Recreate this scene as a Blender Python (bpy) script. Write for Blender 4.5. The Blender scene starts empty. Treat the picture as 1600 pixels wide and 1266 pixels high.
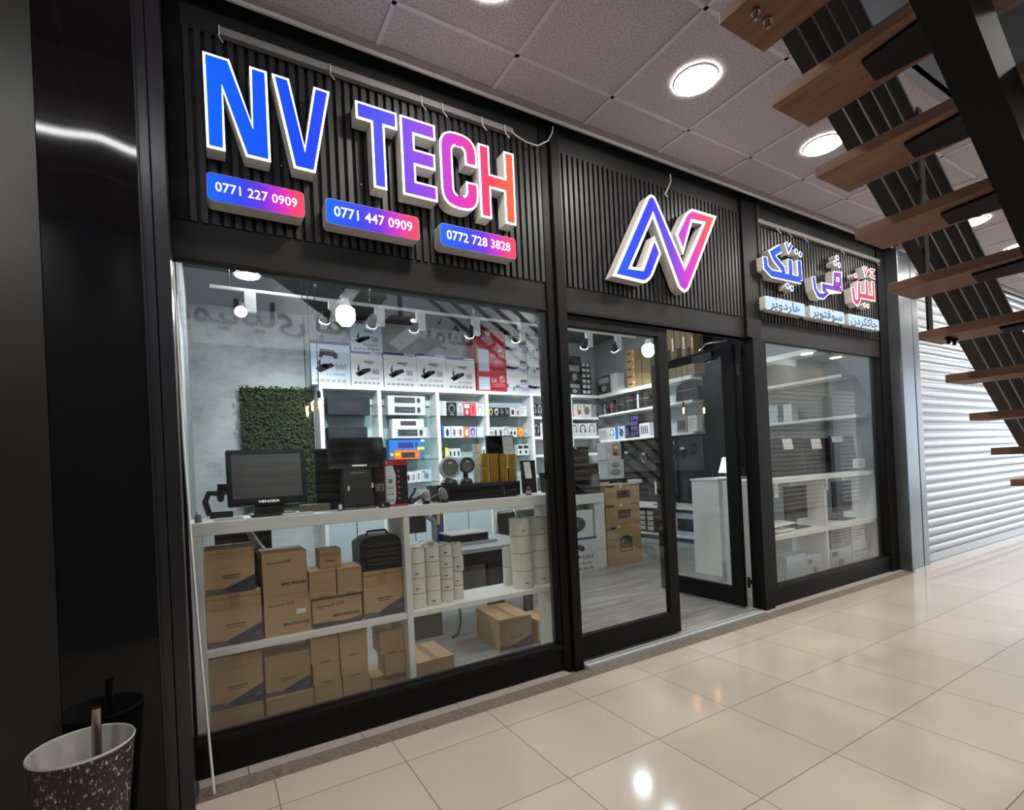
import bpy, math, random, unicodedata
from mathutils import Matrix, Vector
from mathutils.geometry import tessellate_polygon
random.seed(7)
SC = bpy.context.scene
COL = SC.collection

# ------------------------------------------------------------------ camera
FPX, CYP = 798.52, 728.13
YAW, PIT, ROL = .53699, .003409, -.04824
CAM = Vector((0, -3.05, 1.5))
def _axes():
    cy, sy, cp, sp, cr, sr = math.cos(YAW), math.sin(YAW), math.cos(PIT), math.sin(PIT), math.cos(ROL), math.sin(ROL)
    w = Vector((sy, cy, 0)); r = Vector((cy, -sy, 0)); u = Vector((0, 0, 1))
    w, u = cp*w + sp*u, cp*u - sp*w
    r, u = cr*r + sr*u, cr*u - sr*r
    return r, u, w
AR, AU, AW = _axes()
cd = bpy.data.cameras.new('camera'); cam = bpy.data.objects.new('camera', cd); COL.objects.link(cam)
cd.sensor_fit = 'HORIZONTAL'; cd.sensor_width = 36; cd.lens = FPX/1600*36
cd.shift_y = (CYP - 633)/1600; cd.clip_start = .02; cd.clip_end = 100
mw = Matrix((AR, AU, -AW)).transposed().to_4x4(); mw.translation = CAM
cam.matrix_world = mw
SC.camera = cam

def at(px, py, x=None, y=None, z=None):
    """the point of the plane x=, y= or z= that the photograph shows at this pixel"""
    d = (px-800)/FPX*AR - (py-CYP)/FPX*AU + AW
    if y is not None: t = (y-CAM.y)/d.y
    elif x is not None: t = (x-CAM.x)/d.x
    else: t = (z-CAM.z)/d.z
    return CAM + t*d

# ------------------------------------------------------------------ world, exposure
SC.view_settings.view_transform = 'Standard'; SC.view_settings.look = 'None'
SC.view_settings.exposure = 0.0; SC.view_settings.gamma = 1; SC.view_settings.use_curve_mapping = False
wd = bpy.data.worlds.new('world'); SC.world = wd; wd.use_nodes = True
bg = wd.node_tree.nodes['Background']; bg.inputs[0].default_value = (.78, .9, 1, 1); bg.inputs[1].default_value = .4

def light(name, kind, loc, energy, color=(1, 1, 1), size=.2, target=None, angle=70, blend=.6, size_y=None):
    l = bpy.data.lights.new(name, kind); o = bpy.data.objects.new(name, l); COL.objects.link(o)
    o.location = loc; l.energy = energy; l.color = color
    if kind == 'AREA':
        l.size = size
        if size_y: l.shape = 'RECTANGLE'; l.size_y = size_y
    else: l.shadow_soft_size = size
    if kind == 'SPOT': l.spot_size = math.radians(angle); l.spot_blend = blend
    if target is not None:
        o.rotation_euler = (Vector(target)-Vector(loc)).to_track_quat('-Z', 'Y').to_euler()
    return o
# daylight that comes in from the open end of the arcade
light('daylight_from_arcade_end', 'AREA', (18.3, -2.4, 2.0), 210, (.8, .9, 1), 4.2, (8, -1, 1.2), size_y=3.6)

# ------------------------------------------------------------------ materials
MATS = {}
def mat(name, c, rough=.5, metal=0., emit=None, es=0., noise=.06, nscale=18., spec=.5, bump=0., coat=0.):
    m = bpy.data.materials.new(name); m.use_nodes = True; nt = m.node_tree; N, L = nt.nodes, nt.links
    b = N['Principled BSDF']
    b.inputs['Roughness'].default_value = rough; b.inputs['Metallic'].default_value = metal
    b.inputs['Specular IOR Level'].default_value = spec; b.inputs['Coat Weight'].default_value = coat
    b.inputs['Base Color'].default_value = (*c, 1)
    if noise or bump:
        tc = N.new('ShaderNodeTexCoord'); nz = N.new('ShaderNodeTexNoise')
        nz.inputs['Scale'].default_value = nscale; nz.inputs['Detail'].default_value = 4
        L.new(tc.outputs['Object'], nz.inputs['Vector'])
        if noise:
            mx = N.new('ShaderNodeMix'); mx.data_type = 'RGBA'
            mx.inputs[6].default_value = (*[max(0, k*(1-noise)) for k in c], 1); mx.inputs[7].default_value = (*[min(1, k*(1+noise)) for k in c], 1)
            L.new(nz.outputs['Fac'], mx.inputs[0]); L.new(mx.outputs[2], b.inputs['Base Color'])
        if bump:
            bp = N.new('ShaderNodeBump'); bp.inputs['Strength'].default_value = bump; bp.inputs['Distance'].default_value = .01
            L.new(nz.outputs['Fac'], bp.inputs['Height']); L.new(bp.outputs[0], b.inputs['Normal'])
    if emit:
        b.inputs['Emission Color'].default_value = (*emit, 1); b.inputs['Emission Strength'].default_value = es
    MATS[name] = m; return m
def nodes(m):
    nt = m.node_tree; return nt.nodes, nt.links, nt.nodes['Principled BSDF']
def mth(N, L, op, a, b=None, c=None):
    n = N.new('ShaderNodeMath'); n.operation = op
    for i, s in enumerate((a, b, c)):
        if s is None: continue
        if isinstance(s, (int, float)): n.inputs[i].default_value = s
        else: L.new(s, n.inputs[i])
    return n.outputs[0]
def ramp(N, L, fac, stops, interp='LINEAR'):
    r = N.new('ShaderNodeValToRGB'); r.color_ramp.interpolation = interp
    el = r.color_ramp.elements
    while len(el) < len(stops): el.new(.5)
    for e, (p, c) in zip(el, stops): e.position = p; e.color = (*c, 1)
    L.new(fac, r.inputs[0]); return r.outputs[0]

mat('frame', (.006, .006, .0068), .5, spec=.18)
mat('frame_lit', (.02, .02, .021), .5, spec=.2)  # paler copy of frame: sign light on the beams put into the colour
mat('gloss_black', (.004, .004, .005), .06, spec=.3, noise=0, bump=.0)
mat('panel_black', (.012, .012, .012), .35)
mat('strip_metal', (.05, .05, .055), .28, .7)
mat('slat', (.014, .014, .016), .45)
mat('header', (.006, .006, .007), .6)
mat('letter_side', (.6, .575, .54), .5)
mat('letter_edge', (.8, .85, .9), .4, emit=(.86, .95, 1), es=2.2, noise=0)
mat('plate_face', (.1, .12, .15), .6, emit=(.5, .72, 1), es=.95, noise=0, spec=.1)
mat('white_print', (.9, .9, .9), .4, emit=(1, 1, 1), es=1.0, noise=0)
mat('dark_print', (.01, .01, .02), .6)
mat('conduit', (.2, .19, .19), .5)
mat('cable_white', (.55, .52, .5), .5)
mat('cable_black', (.01, .01, .01), .5)
mat('trim_grey', (.27, .25, .25), .45)
mat('tbar', (.6, .55, .56), .5)
mat('white', (.85, .86, .85), .35, noise=.03)
mat('white_warm', (.84, .84, .8), .4, noise=.03)
mat('cupboard', (.5, .6, .64), .4, noise=.03)
mat('shelf_back', (.4, .46, .47), .5)
mat('brown', (.46, .3, .155), .75, noise=.09, nscale=30)
mat('brown_dark', (.23, .145, .07), .75, noise=.09, nscale=30)
mat('brown_tape', (.37, .235, .12), .35)
mat('carton_blue', (.035, .038, .075), .6)
mat('carton_grey', (.12, .1, .1), .6)
mat('ink', (.03, .022, .018), .7)
mat('ink_soft', (.1, .07, .045), .7)
mat('paper', (.72, .73, .74), .7, noise=.02)
mat('paper_blue', (.5, .62, .75), .7, noise=.02)
mat('roll_paper', (.78, .77, .68), .65, noise=.03)
mat('roll_seam', (.32, .32, .27), .7)
mat('yellow_paper', (.75, .7, .12), .6)
mat('ribbon_gold', (.5, .3, .025), .25, .35, noise=.25, nscale=40)
mat('plastic_black', (.012, .012, .013), .38)
mat('plastic_dark', (.035, .035, .037), .45)
mat('plastic_grey', (.16, .16, .165), .45)
mat('screen', (.12, .12, .122), .15, noise=0, spec=.6)  # base grey raised to stand in for the bright reflection on the screen
mat('screen_black', (.007, .007, .009), .1, noise=0)
mat('bezel', (.006, .006, .008), .25)
mat('chrome', (.6, .6, .6), .2, 1.0)
mat('steel', (.42, .36, .33), .3, 1.0)
mat('red', (.5, .022, .03), .4)
mat('red_dark', (.25, .012, .015), .5)
mat('orange', (.8, .16, .02), .45)
mat('blue', (.02, .17, .55), .45)
mat('navy', (.03, .03, .2), .45)
mat('purple', (.11, .08, .3), .45)
mat('violet_pale', (.45, .4, .68), .5)
mat('yellow', (.75, .68, .04), .45)
mat('teal', (.05, .42, .35), .45)
mat('pink', (.6, .1, .15), .45)
mat('gold_box', (.42, .27, .09), .5)
mat('tan_box', (.17, .135, .06), .6)
mat('dark_box', (.018, .018, .02), .6, spec=.25)
mat('charcoal_box', (.014, .02, .023), .65, spec=.2)
mat('grey_box', (.3, .31, .31), .5)
mat('silver_box', (.5, .53, .54), .4)
mat('white_box', (.68, .7, .72), .5, noise=.03)
mat('blue_white', (.5, .6, .72), .5, noise=.03)
mat('olive_box', (.17, .16, .09), .6)
mat('cloth_white', (.65, .65, .66), .9)
mat('cloth_red', (.3, .02, .03), .9)
mat('silver_film', (.35, .35, .34), .25, .5, bump=.5, nscale=40)
mat('wood_edge', (.33, .19, .11), .6)
mat('stringer', (.0025, .0025, .003), .6, spec=.2)
mat('bracket', (.004, .004, .005), .6, spec=.2)
mat('rail', (.018, .016, .016), .5, spec=.3)
mat('pillar_metal', (.17, .19, .21), .32, .75, noise=.25, nscale=3)
mat('shutter', (.44, .445, .455), .34, .4, noise=.08, nscale=4)
mat('shutter_dim', (.5, .47, .44), .5, .1)
mat('sign_brown', (.3, .25, .22), .5)
mat('lamp_warm', (1, 1, .8), .5, emit=(1, .85, .45), es=60, noise=0)
mat('shutter_dark', (.12, .12, .12), .4, .2)
mat('opposite_wall', (.3, .31, .33), .6)
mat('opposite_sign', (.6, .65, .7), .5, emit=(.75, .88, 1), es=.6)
mat('opposite_panel', (.3, .38, .46), .5, emit=(.5, .65, .8), es=.06)
mat('kerb', (.42, .38, .33), .5, noise=.15, bump=.2)
mat('cement', (.2, .165, .13), .9, noise=.5, nscale=60, bump=.9)
mat('bucket_in', (.5, .49, .46), .5, noise=.2, nscale=15)
mat('shop_ceiling', (.07, .075, .08), .8)
mat('shop_wall', (.3, .33, .34), .8)
mat('moss_back', (.01, .015, .006), .9)
mat('moss', (.024, .05, .015), .7, noise=.6, nscale=25)
mat('moss_light', (.05, .08, .022), .7, noise=.5, nscale=25)
mat('lamp_disc', (1, 1, 1), .5, emit=(1, .955, .88), es=150, noise=0)
mat('lamp_disc_shop', (1, 1, 1), .5, emit=(.95, .98, 1), es=95, noise=0)
mat('bulb_glow', (1, 1, 1), .5, emit=(.85, .97, 1), es=80, noise=0)
mat('spot_glow', (1, 1, 1), .5, emit=(.92, .98, 1), es=25, noise=0)
mat('filament', (1, .6, .2), .5, emit=(1, .55, .16), es=60, noise=0)
mat('amber_glass', (.9, .5, .15), .1, emit=(1, .5, .12), es=1.2, noise=0)
mat('shade_glow', (1, 1, 1), .6, emit=(1, .97, .9), es=1.6, noise=0)
mat('tube_glow', (1, 1, 1), .5, emit=(1, 1, 1), es=40, noise=0)
mat('lamp_ring', (.75, .74, .72), .4)
mat('desk_black', (.02, .02, .021), .5)
mat('desk_top', (.6, .64, .65), .35)
mat('clear', (.8, .85, .85), .1)

def thin_glass(name, tint, f0, mul):
    m = bpy.data.materials.new(name); m.use_nodes = True; nt = m.node_tree; N, L = nt.nodes, nt.links
    N.remove(N['Principled BSDF']); out = N['Material Output']
    tr = N.new('ShaderNodeBsdfTransparent'); tr.inputs[0].default_value = (*tint, 1)
    gl = N.new('ShaderNodeBsdfGlossy'); gl.inputs['Roughness'].default_value = 0.0; gl.inputs[0].default_value = (1, 1, 1, 1)
    lw = N.new('ShaderNodeLayerWeight'); lw.inputs[0].default_value = .5
    p = mth(N, L, 'POWER', lw.outputs['Facing'], 4.2)
    f = mth(N, L, 'MULTIPLY_ADD', p, mul, f0)
    mx = N.new('ShaderNodeMixShader'); L.new(f, mx.inputs[0]); L.new(tr.outputs[0], mx.inputs[1]); L.new(gl.outputs[0], mx.inputs[2])
    L.new(mx.outputs[0], out.inputs[0]); MATS[name] = m
thin_glass('glass', (.97, .985, .98), .045, .8)
thin_glass('shelf_glass', (.8, .92, .9), .04, .5)
thin_glass('bulb_glass', (1, .93, .82), .03, .4)

def wpos(N):
    return N.new('ShaderNodeNewGeometry').outputs['Position']
# polished beige floor tiles with dark joints
m = mat('floor_tile', (.56, .48, .415), .09, noise=0); N, L, b = nodes(m)
sp = N.new('ShaderNodeSeparateXYZ'); L.new(wpos(N), sp.inputs[0])
def joint(v, off, size, w):
    s = mth(N, L, 'DIVIDE', mth(N, L, 'SUBTRACT', v, off), size)
    fr = mth(N, L, 'FRACT', s); d = mth(N, L, 'ABSOLUTE', mth(N, L, 'SUBTRACT', fr, .5))
    return mth(N, L, 'GREATER_THAN', d, .5-w/size), mth(N, L, 'FLOOR', s)
jx, ix = joint(sp.outputs[0], .226, .6, .0022); jy, iy = joint(sp.outputs[1], -.445, .6, .0022)
j = mth(N, L, 'MAXIMUM', jx, jy)
nz = N.new('ShaderNodeTexNoise'); nz.inputs['Scale'].default_value = 1.7; nz.inputs['Detail'].default_value = 6
L.new(wpos(N), nz.inputs['Vector'])
cell = N.new('ShaderNodeTexWhiteNoise'); cb = N.new('ShaderNodeCombineXYZ'); L.new(ix, cb.inputs[0]); L.new(iy, cb.inputs[1]); L.new(cb.outputs[0], cell.inputs['Vector'])
t = mth(N, L, 'MULTIPLY_ADD', cell.outputs['Value'], .35, mth(N, L, 'MULTIPLY', nz.outputs['Fac'], .65))
c1 = ramp(N, L, t, [(.2, (.55, .475, .405)), (.8, (.65, .565, .485))])
mx = N.new('ShaderNodeMix'); mx.data_type = 'RGBA'; L.new(j, mx.inputs[0]); L.new(c1, mx.inputs[6]); mx.inputs[7].default_value = (.13, .1, .08, 1)
L.new(mx.outputs[2], b.inputs['Base Color'])
L.new(mth(N, L, 'MULTIPLY_ADD', j, .5, mth(N, L, 'MULTIPLY_ADD', nz.outputs['Fac'], .08, .06)), b.inputs['Roughness'])
# grey wood planks of the shop floor
m = mat('plank_floor', (.3, .3, .28), .3, noise=0); N, L, b = nodes(m)
mp = N.new('ShaderNodeMapping'); mp.inputs['Scale'].default_value = (.9, 7, 1); L.new(wpos(N), mp.inputs[0])
nz = N.new('ShaderNodeTexNoise'); nz.inputs['Scale'].default_value = 1.6; nz.inputs['Detail'].default_value = 8; nz.inputs['Roughness'].default_value = .65; L.new(mp.outputs[0], nz.inputs['Vector'])
L.new(ramp(N, L, nz.outputs['Fac'], [(.3, (.14, .14, .13)), (.5, (.29, .285, .265)), (.72, (.46, .45, .42))]), b.inputs['Base Color'])
# mineral fibre ceiling tile
m = mat('ceiling_tile', (.3, .27, .275), .85, noise=0); N, L, b = nodes(m)
nz = N.new('ShaderNodeTexNoise'); nz.inputs['Scale'].default_value = 95; nz.inputs['Detail'].default_value = 3; L.new(wpos(N), nz.inputs['Vector'])
L.new(ramp(N, L, nz.outputs['Fac'], [(.36, (.33, .29, .29)), (.5, (.52, .465, .47)), (.7, (.58, .53, .535))]), b.inputs['Base Color'])
bp = N.new('ShaderNodeBump'); bp.inputs['Strength'].default_value = .5; bp.inputs['Distance'].default_value = .01; L.new(nz.outputs['Fac'], bp.inputs['Height']); L.new(bp.outputs[0], b.inputs['Normal'])
# concrete wall at the back of the shop
m = mat('concrete', (.4, .44, .45), .8, noise=0); N, L, b = nodes(m)
mp = N.new('ShaderNodeMapping'); mp.inputs['Scale'].default_value = (1, 1, 1.6); L.new(wpos(N), mp.inputs[0])
nz = N.new('ShaderNodeTexNoise'); nz.inputs['Scale'].default_value = 2.2; nz.inputs['Detail'].default_value = 10; nz.inputs['Roughness'].default_value = .7; L.new(mp.outputs[0], nz.inputs['Vector'])
L.new(ramp(N, L, nz.outputs['Fac'], [(.3, (.3, .335, .34)), (.5, (.46, .5, .51)), (.7, (.56, .59, .6))]), b.inputs['Base Color'])
# dark blue-black cladding of the right wall
m = mat('dark_brick', (.012, .018, .028), .7, noise=0, spec=.2); N, L, b = nodes(m)
tc = N.new('ShaderNodeMapping'); tc.inputs['Rotation'].default_value = (0, math.pi/2, math.pi/2); L.new(wpos(N), tc.inputs[0])
br = N.new('ShaderNodeTexBrick'); br.inputs['Scale'].default_value = 3; br.inputs['Mortar Size'].default_value = .02
for i, c in ((1, (.009, .014, .021)), (2, (.005, .008, .013)), (3, (.001, .0015, .002))): br.inputs[i].default_value = (*c, 1)
sp = N.new('ShaderNodeSeparateXYZ'); L.new(wpos(N), sp.inputs[0]); cb = N.new('ShaderNodeCombineXYZ'); L.new(sp.outputs[1], cb.inputs[0]); L.new(sp.outputs[2], cb.inputs[1]); L.new(cb.outputs[0], br.inputs['Vector'])
L.new(br.outputs['Color'], b.inputs['Base Color'])
# walnut laminate of the stair treads
m = mat('tread_wood', (.2, .1, .05), .5, noise=0); N, L, b = nodes(m)
mp = N.new('ShaderNodeMapping'); mp.inputs['Scale'].default_value = (9, 1.0, 9); L.new(wpos(N), mp.inputs[0])
nz = N.new('ShaderNodeTexNoise'); nz.inputs['Scale'].default_value = 3; nz.inputs['Detail'].default_value = 7; L.new(mp.outputs[0], nz.inputs['Vector'])
L.new(ramp(N, L, nz.outputs['Fac'], [(.3, (.16, .075, .038)), (.6, (.235, .118, .06)), (.8, (.29, .155, .085))]), b.inputs['Base Color'])
# speckled black bucket
m = mat('bucket_out', (.02, .015, .015), .5, noise=0); N, L, b = nodes(m)
tc = N.new('ShaderNodeTexCoord'); mp = N.new('ShaderNodeMapping'); mp.inputs['Scale'].default_value = (1, 1, .6); L.new(tc.outputs['Object'], mp.inputs[0])
nz = N.new('ShaderNodeTexNoise'); nz.inputs['Scale'].default_value = 75; nz.inputs['Detail'].default_value = 4; nz.inputs['Roughness'].default_value = .7; L.new(mp.outputs[0], nz.inputs['Vector'])
L.new(ramp(N, L, nz.outputs['Fac'], [(.575, (.018, .014, .015)), (.615, (.5, .47, .45))]), b.inputs['Base Color'])

def grad(name, stops, axis='x', lo=None, hi=None, es=1.0, tilt=0.):
    """printed translucent face lit from behind: the colour runs along the sign"""
    m = mat(name, (.2, .2, .2), .6, noise=0, spec=.06); N, L, b = nodes(m)
    if lo is None:
        v = N.new('ShaderNodeTexCoord').outputs['Generated']
    else: v = wpos(N)
    sp = N.new('ShaderNodeSeparateXYZ'); L.new(v, sp.inputs[0])
    s = sp.outputs[0]
    if tilt: s = mth(N, L, 'MULTIPLY_ADD', sp.outputs[2], tilt, s)
    if lo is not None: s = mth(N, L, 'DIVIDE', mth(N, L, 'SUBTRACT', s, lo), hi-lo)
    c = ramp(N, L, s, stops)
    L.new(c, b.inputs['Emission Color']); b.inputs['Emission Strength'].default_value = es
    b.inputs['Base Color'].default_value = (.015, .015, .02, 1)
BL, IN, VI, MG, RD, OR = (.0, .11, .95), (.06, .07, .9), (.22, .05, .82), (.75, .02, .62), (.95, .04, .12), (1., .13, .02)
grad('grad_letters', [(0, (.0, .13, .95)), (.25, (.0, .06, .95)), (.5, (.07, .07, .85)), (.64, (.3, .04, .8)), (.76, (.8, .02, .55)), (.88, (.95, .04, .1)), (1, (1, .16, .02))], lo=.06, hi=1.88, es=1.0)
grad('grad_plate', [(0, (.0, .14, .95)), (.35, (.03, .06, .9)), (.55, (.16, .03, .8)), (.74, (.7, .02, .6)), (.88, (.95, .05, .2)), (1, (.95, .06, .12))], es=1.0)
grad('grad_logo', [(0, (.0, .12, .95)), (.3, (.01, .04, .92)), (.52, (.15, .05, .8)), (.68, (.75, .03, .65)), (.85, (.97, .05, .13)), (1, (1, .15, .02))], lo=2.7, hi=3.96, es=1.0)
grad('grad_kurd', [(0, (.0, .1, .9)), (.24, (.02, .1, .8)), (.42, (.1, .06, .62)), (.62, (.4, .04, .6)), (.72, (.8, .03, .2)), (1, (.95, .1, .05))], lo=4.88, hi=6.9, es=.9)

# ------------------------------------------------------------------ mesh builder
class MB:
    def __init__(s): s.v = []; s.f = []; s.m = []; s.s = []; s.T = None
    def add(s, vs, fs, m, smooth=False):
        b = len(s.v)
        for p in vs:
            p = Vector(p)
            s.v.append(s.T @ p if s.T else p)
        for f in fs:
            s.f.append([b+i for i in f]); s.m.append(m); s.s.append(smooth)
    def box(s, x0, x1, y0, y1, z0, z1, m):
        vs = [(x, y, z) for z in (z0, z1) for y in (y0, y1) for x in (x0, x1)]
        s.add(vs, [(0, 2, 3, 1), (4, 5, 7, 6), (0, 1, 5, 4), (2, 6, 7, 3), (0, 4, 6, 2), (1, 3, 7, 5)], m)
    def hexa(s, lo, hi, m):
        s.add(list(lo)+list(hi), [(3, 2, 1, 0), (4, 5, 6, 7), (0, 1, 5, 4), (1, 2, 6, 5), (2, 3, 7, 6), (3, 0, 4, 7)], m)
    def quad(s, pts, m): s.add(pts, [tuple(range(len(pts)))], m)
    def poly(s, loops, y, m):
        """flat filled outline (with holes) in the plane y=const; loops in (x, z)"""
        tri = tessellate_polygon([[Vector((a, b, 0)) for a, b in lp] for lp in loops])
        s.add([(a, y, b) for lp in loops for a, b in lp], [tuple(t) for t in tri], m)
    def prism(s, loops, y0, y1, m, m2=None):
        s.poly(loops, y0, m2 or m); s.poly(loops, y1, m)
        for lp in loops:
            n = len(lp)
            s.add([(a, y0, b) for a, b in lp]+[(a, y1, b) for a, b in lp], [(i, (i+1) % n, n+(i+1) % n, n+i) for i in range(n)], m)
    def ring(s, c, a, b, r, n):
        return [c + r*(math.cos(2*math.pi*i/n)*a + math.sin(2*math.pi*i/n)*b) for i in range(n)]
    def cone(s, p0, p1, r0, r1, m, n=16, caps=True):
        p0, p1 = Vector(p0), Vector(p1); d = (p1-p0).normalized()
        a = d.orthogonal().normalized(); b = d.cross(a)
        s.add(s.ring(p0, a, b, r0, n)+s.ring(p1, a, b, r1, n), [(i, (i+1) % n, n+(i+1) % n, n+i) for i in range(n)], m, True)
        if caps:
            s.add(s.ring(p0, a, b, r0, n), [tuple(range(n))], m); s.add(s.ring(p1, a, b, r1, n), [tuple(range(n))], m)
    def tube(s, pts, r, m, n=8):
        pts = [Vector(p) for p in pts]; rings = []
        a = None
        for i, p in enumerate(pts):
            d = (pts[min(i+1, len(pts)-1)]-pts[max(i-1, 0)]).normalized()
            a = d.orthogonal().normalized() if a is None else (a - a.dot(d)*d).normalized()
            rings.append(s.ring(p, a, d.cross(a), r, n))
        fs = [(k*n+i, k*n+(i+1) % n, (k+1)*n+(i+1) % n, (k+1)*n+i) for k in range(len(pts)-1) for i in range(n)]
        s.add([q for r_ in rings for q in r_], fs, m, True)
        s.add(rings[0], [tuple(range(n))], m); s.add(rings[-1], [tuple(range(n))], m)
    def lathe(s, prof, c, m, n=24, axis='z', smooth=True):
        """prof: list of (radius, height); m one name or one per segment"""
        c = Vector(c)
        def pt(r, h, i):
            a = 2*math.pi*i/n
            if axis == 'z': return c+Vector((r*math.cos(a), r*math.sin(a), h))
            if axis == 'y': return c+Vector((r*math.cos(a), h, r*math.sin(a)))
            return c+Vector((h, r*math.cos(a), r*math.sin(a)))
        for k in range(len(prof)-1):
            (r0, h0), (r1, h1) = prof[k], prof[k+1]
            mm = m if isinstance(m, str) else m[k]
            s.add([pt(r0, h0, i) for i in range(n)]+[pt(r1, h1, i) for i in range(n)], [(i, (i+1) % n, n+(i+1) % n, n+i) for i in range(n)], mm, smooth)
    def ball(s, c, rx, ry, rz, m, n=16, k=10):
        prof = [(math.sin(math.pi*i/k), -math.cos(math.pi*i/k)) for i in range(k+1)]
        c = Vector(c); vs = []
        for r, h in prof:
            for i in range(n):
                a = 2*math.pi*i/n; vs.append(c+Vector((rx*r*math.cos(a), ry*r*math.sin(a), rz*h)))
        s.add(vs, [(q*n+i, q*n+(i+1) % n, (q+1)*n+(i+1) % n, (q+1)*n+i) for q in range(k) for i in range(n)], m, True)
    def text(s, t, o, size, m, xd=(1, 0, 0), yd=(0, 0, 1), align='CENTER', bold=0., squeeze=1., arabic=False):
        vs, fs = text_geo(t, align, bold, arabic)
        o, xd, yd = Vector(o), Vector(xd), Vector(yd)
        s.add([o + a*size*squeeze*xd + b*size*yd for a, b in vs], fs, m)
        if arabic:   # the small v that Kurdish letters carry above
            g = shape(t); n = len(t); x0 = min(a for a, _ in vs); k = (max(a for a, _ in vs)-x0)
            wd = [max([a for a, _ in text_geo(g[:i], 'LEFT', 0., False)[0]] or [0]) for i in range(1, n+1)]
            for i, ch in enumerate(t):
                if ch not in '\u06ce\u06c6': continue
                j = n-1-i; c = ((wd[j-1] if j else 0)+wd[j])/2/wd[-1]*k+x0; h = .34
                V = [(-.1, .17), (-.055, .17), (0, .06), (.055, .17), (.1, .17), (.022, 0), (-.022, 0)]
                tri = [(0, 1, 6), (1, 2, 6), (2, 5, 6), (2, 3, 5), (3, 4, 5)]
                s.add([o + (c+a)*size*squeeze*xd + (h+b)*size*yd for a, b in V], tri, m)

# --- writing: the fonts Blender ships with; Arabic script joined with presentation forms
FORMS = {}
for cp in list(range(0xFB50, 0xFDFF)) + list(range(0xFE70, 0xFEFD)):
    dcm = unicodedata.decomposition(chr(cp)).split()
    if len(dcm) == 2 and dcm[0][1:-1] in ('isolated', 'initial', 'medial', 'final'):
        FORMS.setdefault(int(dcm[1], 16), {})[dcm[0][1:-1]] = chr(cp)
SUB = {0x6CE: 0x6CC, 0x6C6: 0x648}
def shape(t):
    out = []
    def fm(ch): return FORMS.get(SUB.get(ord(ch), ord(ch)), {})
    for i, ch in enumerate(t):
        f = fm(ch)
        if not f: out.append(ch); continue
        prev = i > 0 and 'initial' in fm(t[i-1]); nxt = i < len(t)-1 and bool(fm(t[i+1])) and 'initial' in f
        k = 'medial' if prev and nxt else 'final' if prev else 'initial' if nxt else 'isolated'
        out.append(f.get(k) or f.get('isolated') or ch)
    return ''.join(reversed(out))
_TX = {}
def text_geo(t, align, bold, arabic):
    key = (t, align, bold, arabic)
    if key not in _TX:
        c = bpy.data.curves.new('writing', 'FONT'); c.body = shape(t) if arabic else t
        c.resolution_u = 2; c.align_x = align; c.align_y = 'CENTER'; c.fill_mode = 'FRONT'; c.offset = bold
        o = bpy.data.objects.new('writing', c); COL.objects.link(o)
        bpy.context.view_layer.update()
        me = bpy.data.meshes.new_from_object(o.evaluated_get(bpy.context.evaluated_depsgraph_get()))
        _TX[key] = ([(v.co.x, v.co.y) for v in me.vertices], [tuple(p.vertices) for p in me.polygons])
        bpy.data.objects.remove(o); bpy.data.curves.remove(c); bpy.data.meshes.remove(me)
    return _TX[key]

ORG = {}; LABELS = {}
def mk(name, mb, parent=None, bevel=0., origin=None, fix=True):
    """link the builder's faces (world coordinates) as one mesh object"""
    import bmesh
    xs = [p.x for p in mb.v]; ys = [p.y for p in mb.v]; zs = [p.z for p in mb.v]
    o3 = Vector(origin) if origin is not None else Vector(((min(xs)+max(xs))/2, (min(ys)+max(ys))/2, min(zs)))
    me = bpy.data.meshes.new(name)
    me.from_pydata([p-o3 for p in mb.v], [], mb.f)
    names = []
    for n in mb.m:
        if n not in names: names.append(n)
    for n in names: me.materials.append(MATS[n])
    me.polygons.foreach_set('material_index', [names.index(n) for n in mb.m])
    me.polygons.foreach_set('use_smooth', mb.s)
    if fix:
        bm = bmesh.new(); bm.from_mesh(me)
        bmesh.ops.recalc_face_normals(bm, faces=bm.faces); bm.to_mesh(me); bm.free()
    ob = bpy.data.objects.new(name, me); COL.objects.link(ob)
    if parent is not None:
        ob.parent = parent; ob.location = o3-ORG[parent]
    else: ob.location = o3
    ORG[ob] = o3
    if bevel:
        b = ob.modifiers.new('bevel', 'BEVEL'); b.width = bevel; b.segments = 2; b.limit_method = 'ANGLE'; b.angle_limit = .7
    return ob
def tag(o, label, cat, group=None, kind=None):
    w = len(label.split())
    assert 4 <= w <= 16, (w, label)
    if label in LABELS and not (group and LABELS[label] == group): print('DUPLICATE LABEL', label)
    LABELS[label] = group
    o['label'] = label; o['category'] = cat
    if group: o['group'] = group
    if kind: o['kind'] = kind
    return o
def thing(name, loc, label, cat, group=None):
    o = bpy.data.objects.new(name, None); COL.objects.link(o); o.empty_display_size = .05
    o.location = loc; ORG[o] = Vector(loc); return tag(o, label, cat, group)
def struct(name, mb, parent=None, **k):
    o = mk(name, mb, parent, **k)
    if parent is None: o['kind'] = 'structure'
    return o
def sempty(name, loc):
    o = bpy.data.objects.new(name, None); COL.objects.link(o); o.location = loc; ORG[o] = Vector(loc); o['kind'] = 'structure'; return o
def copy_tree(o, loc, label=None, parent=None):
    c = o.copy(); COL.objects.link(c)
    if parent is not None: c.parent = parent
    else:
        c.location = loc
        if label: c['label'] = label; LABELS[label] = c.get('group')
    for ch in list(o.children): copy_tree(ch, None, None, c)
    return c

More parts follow.
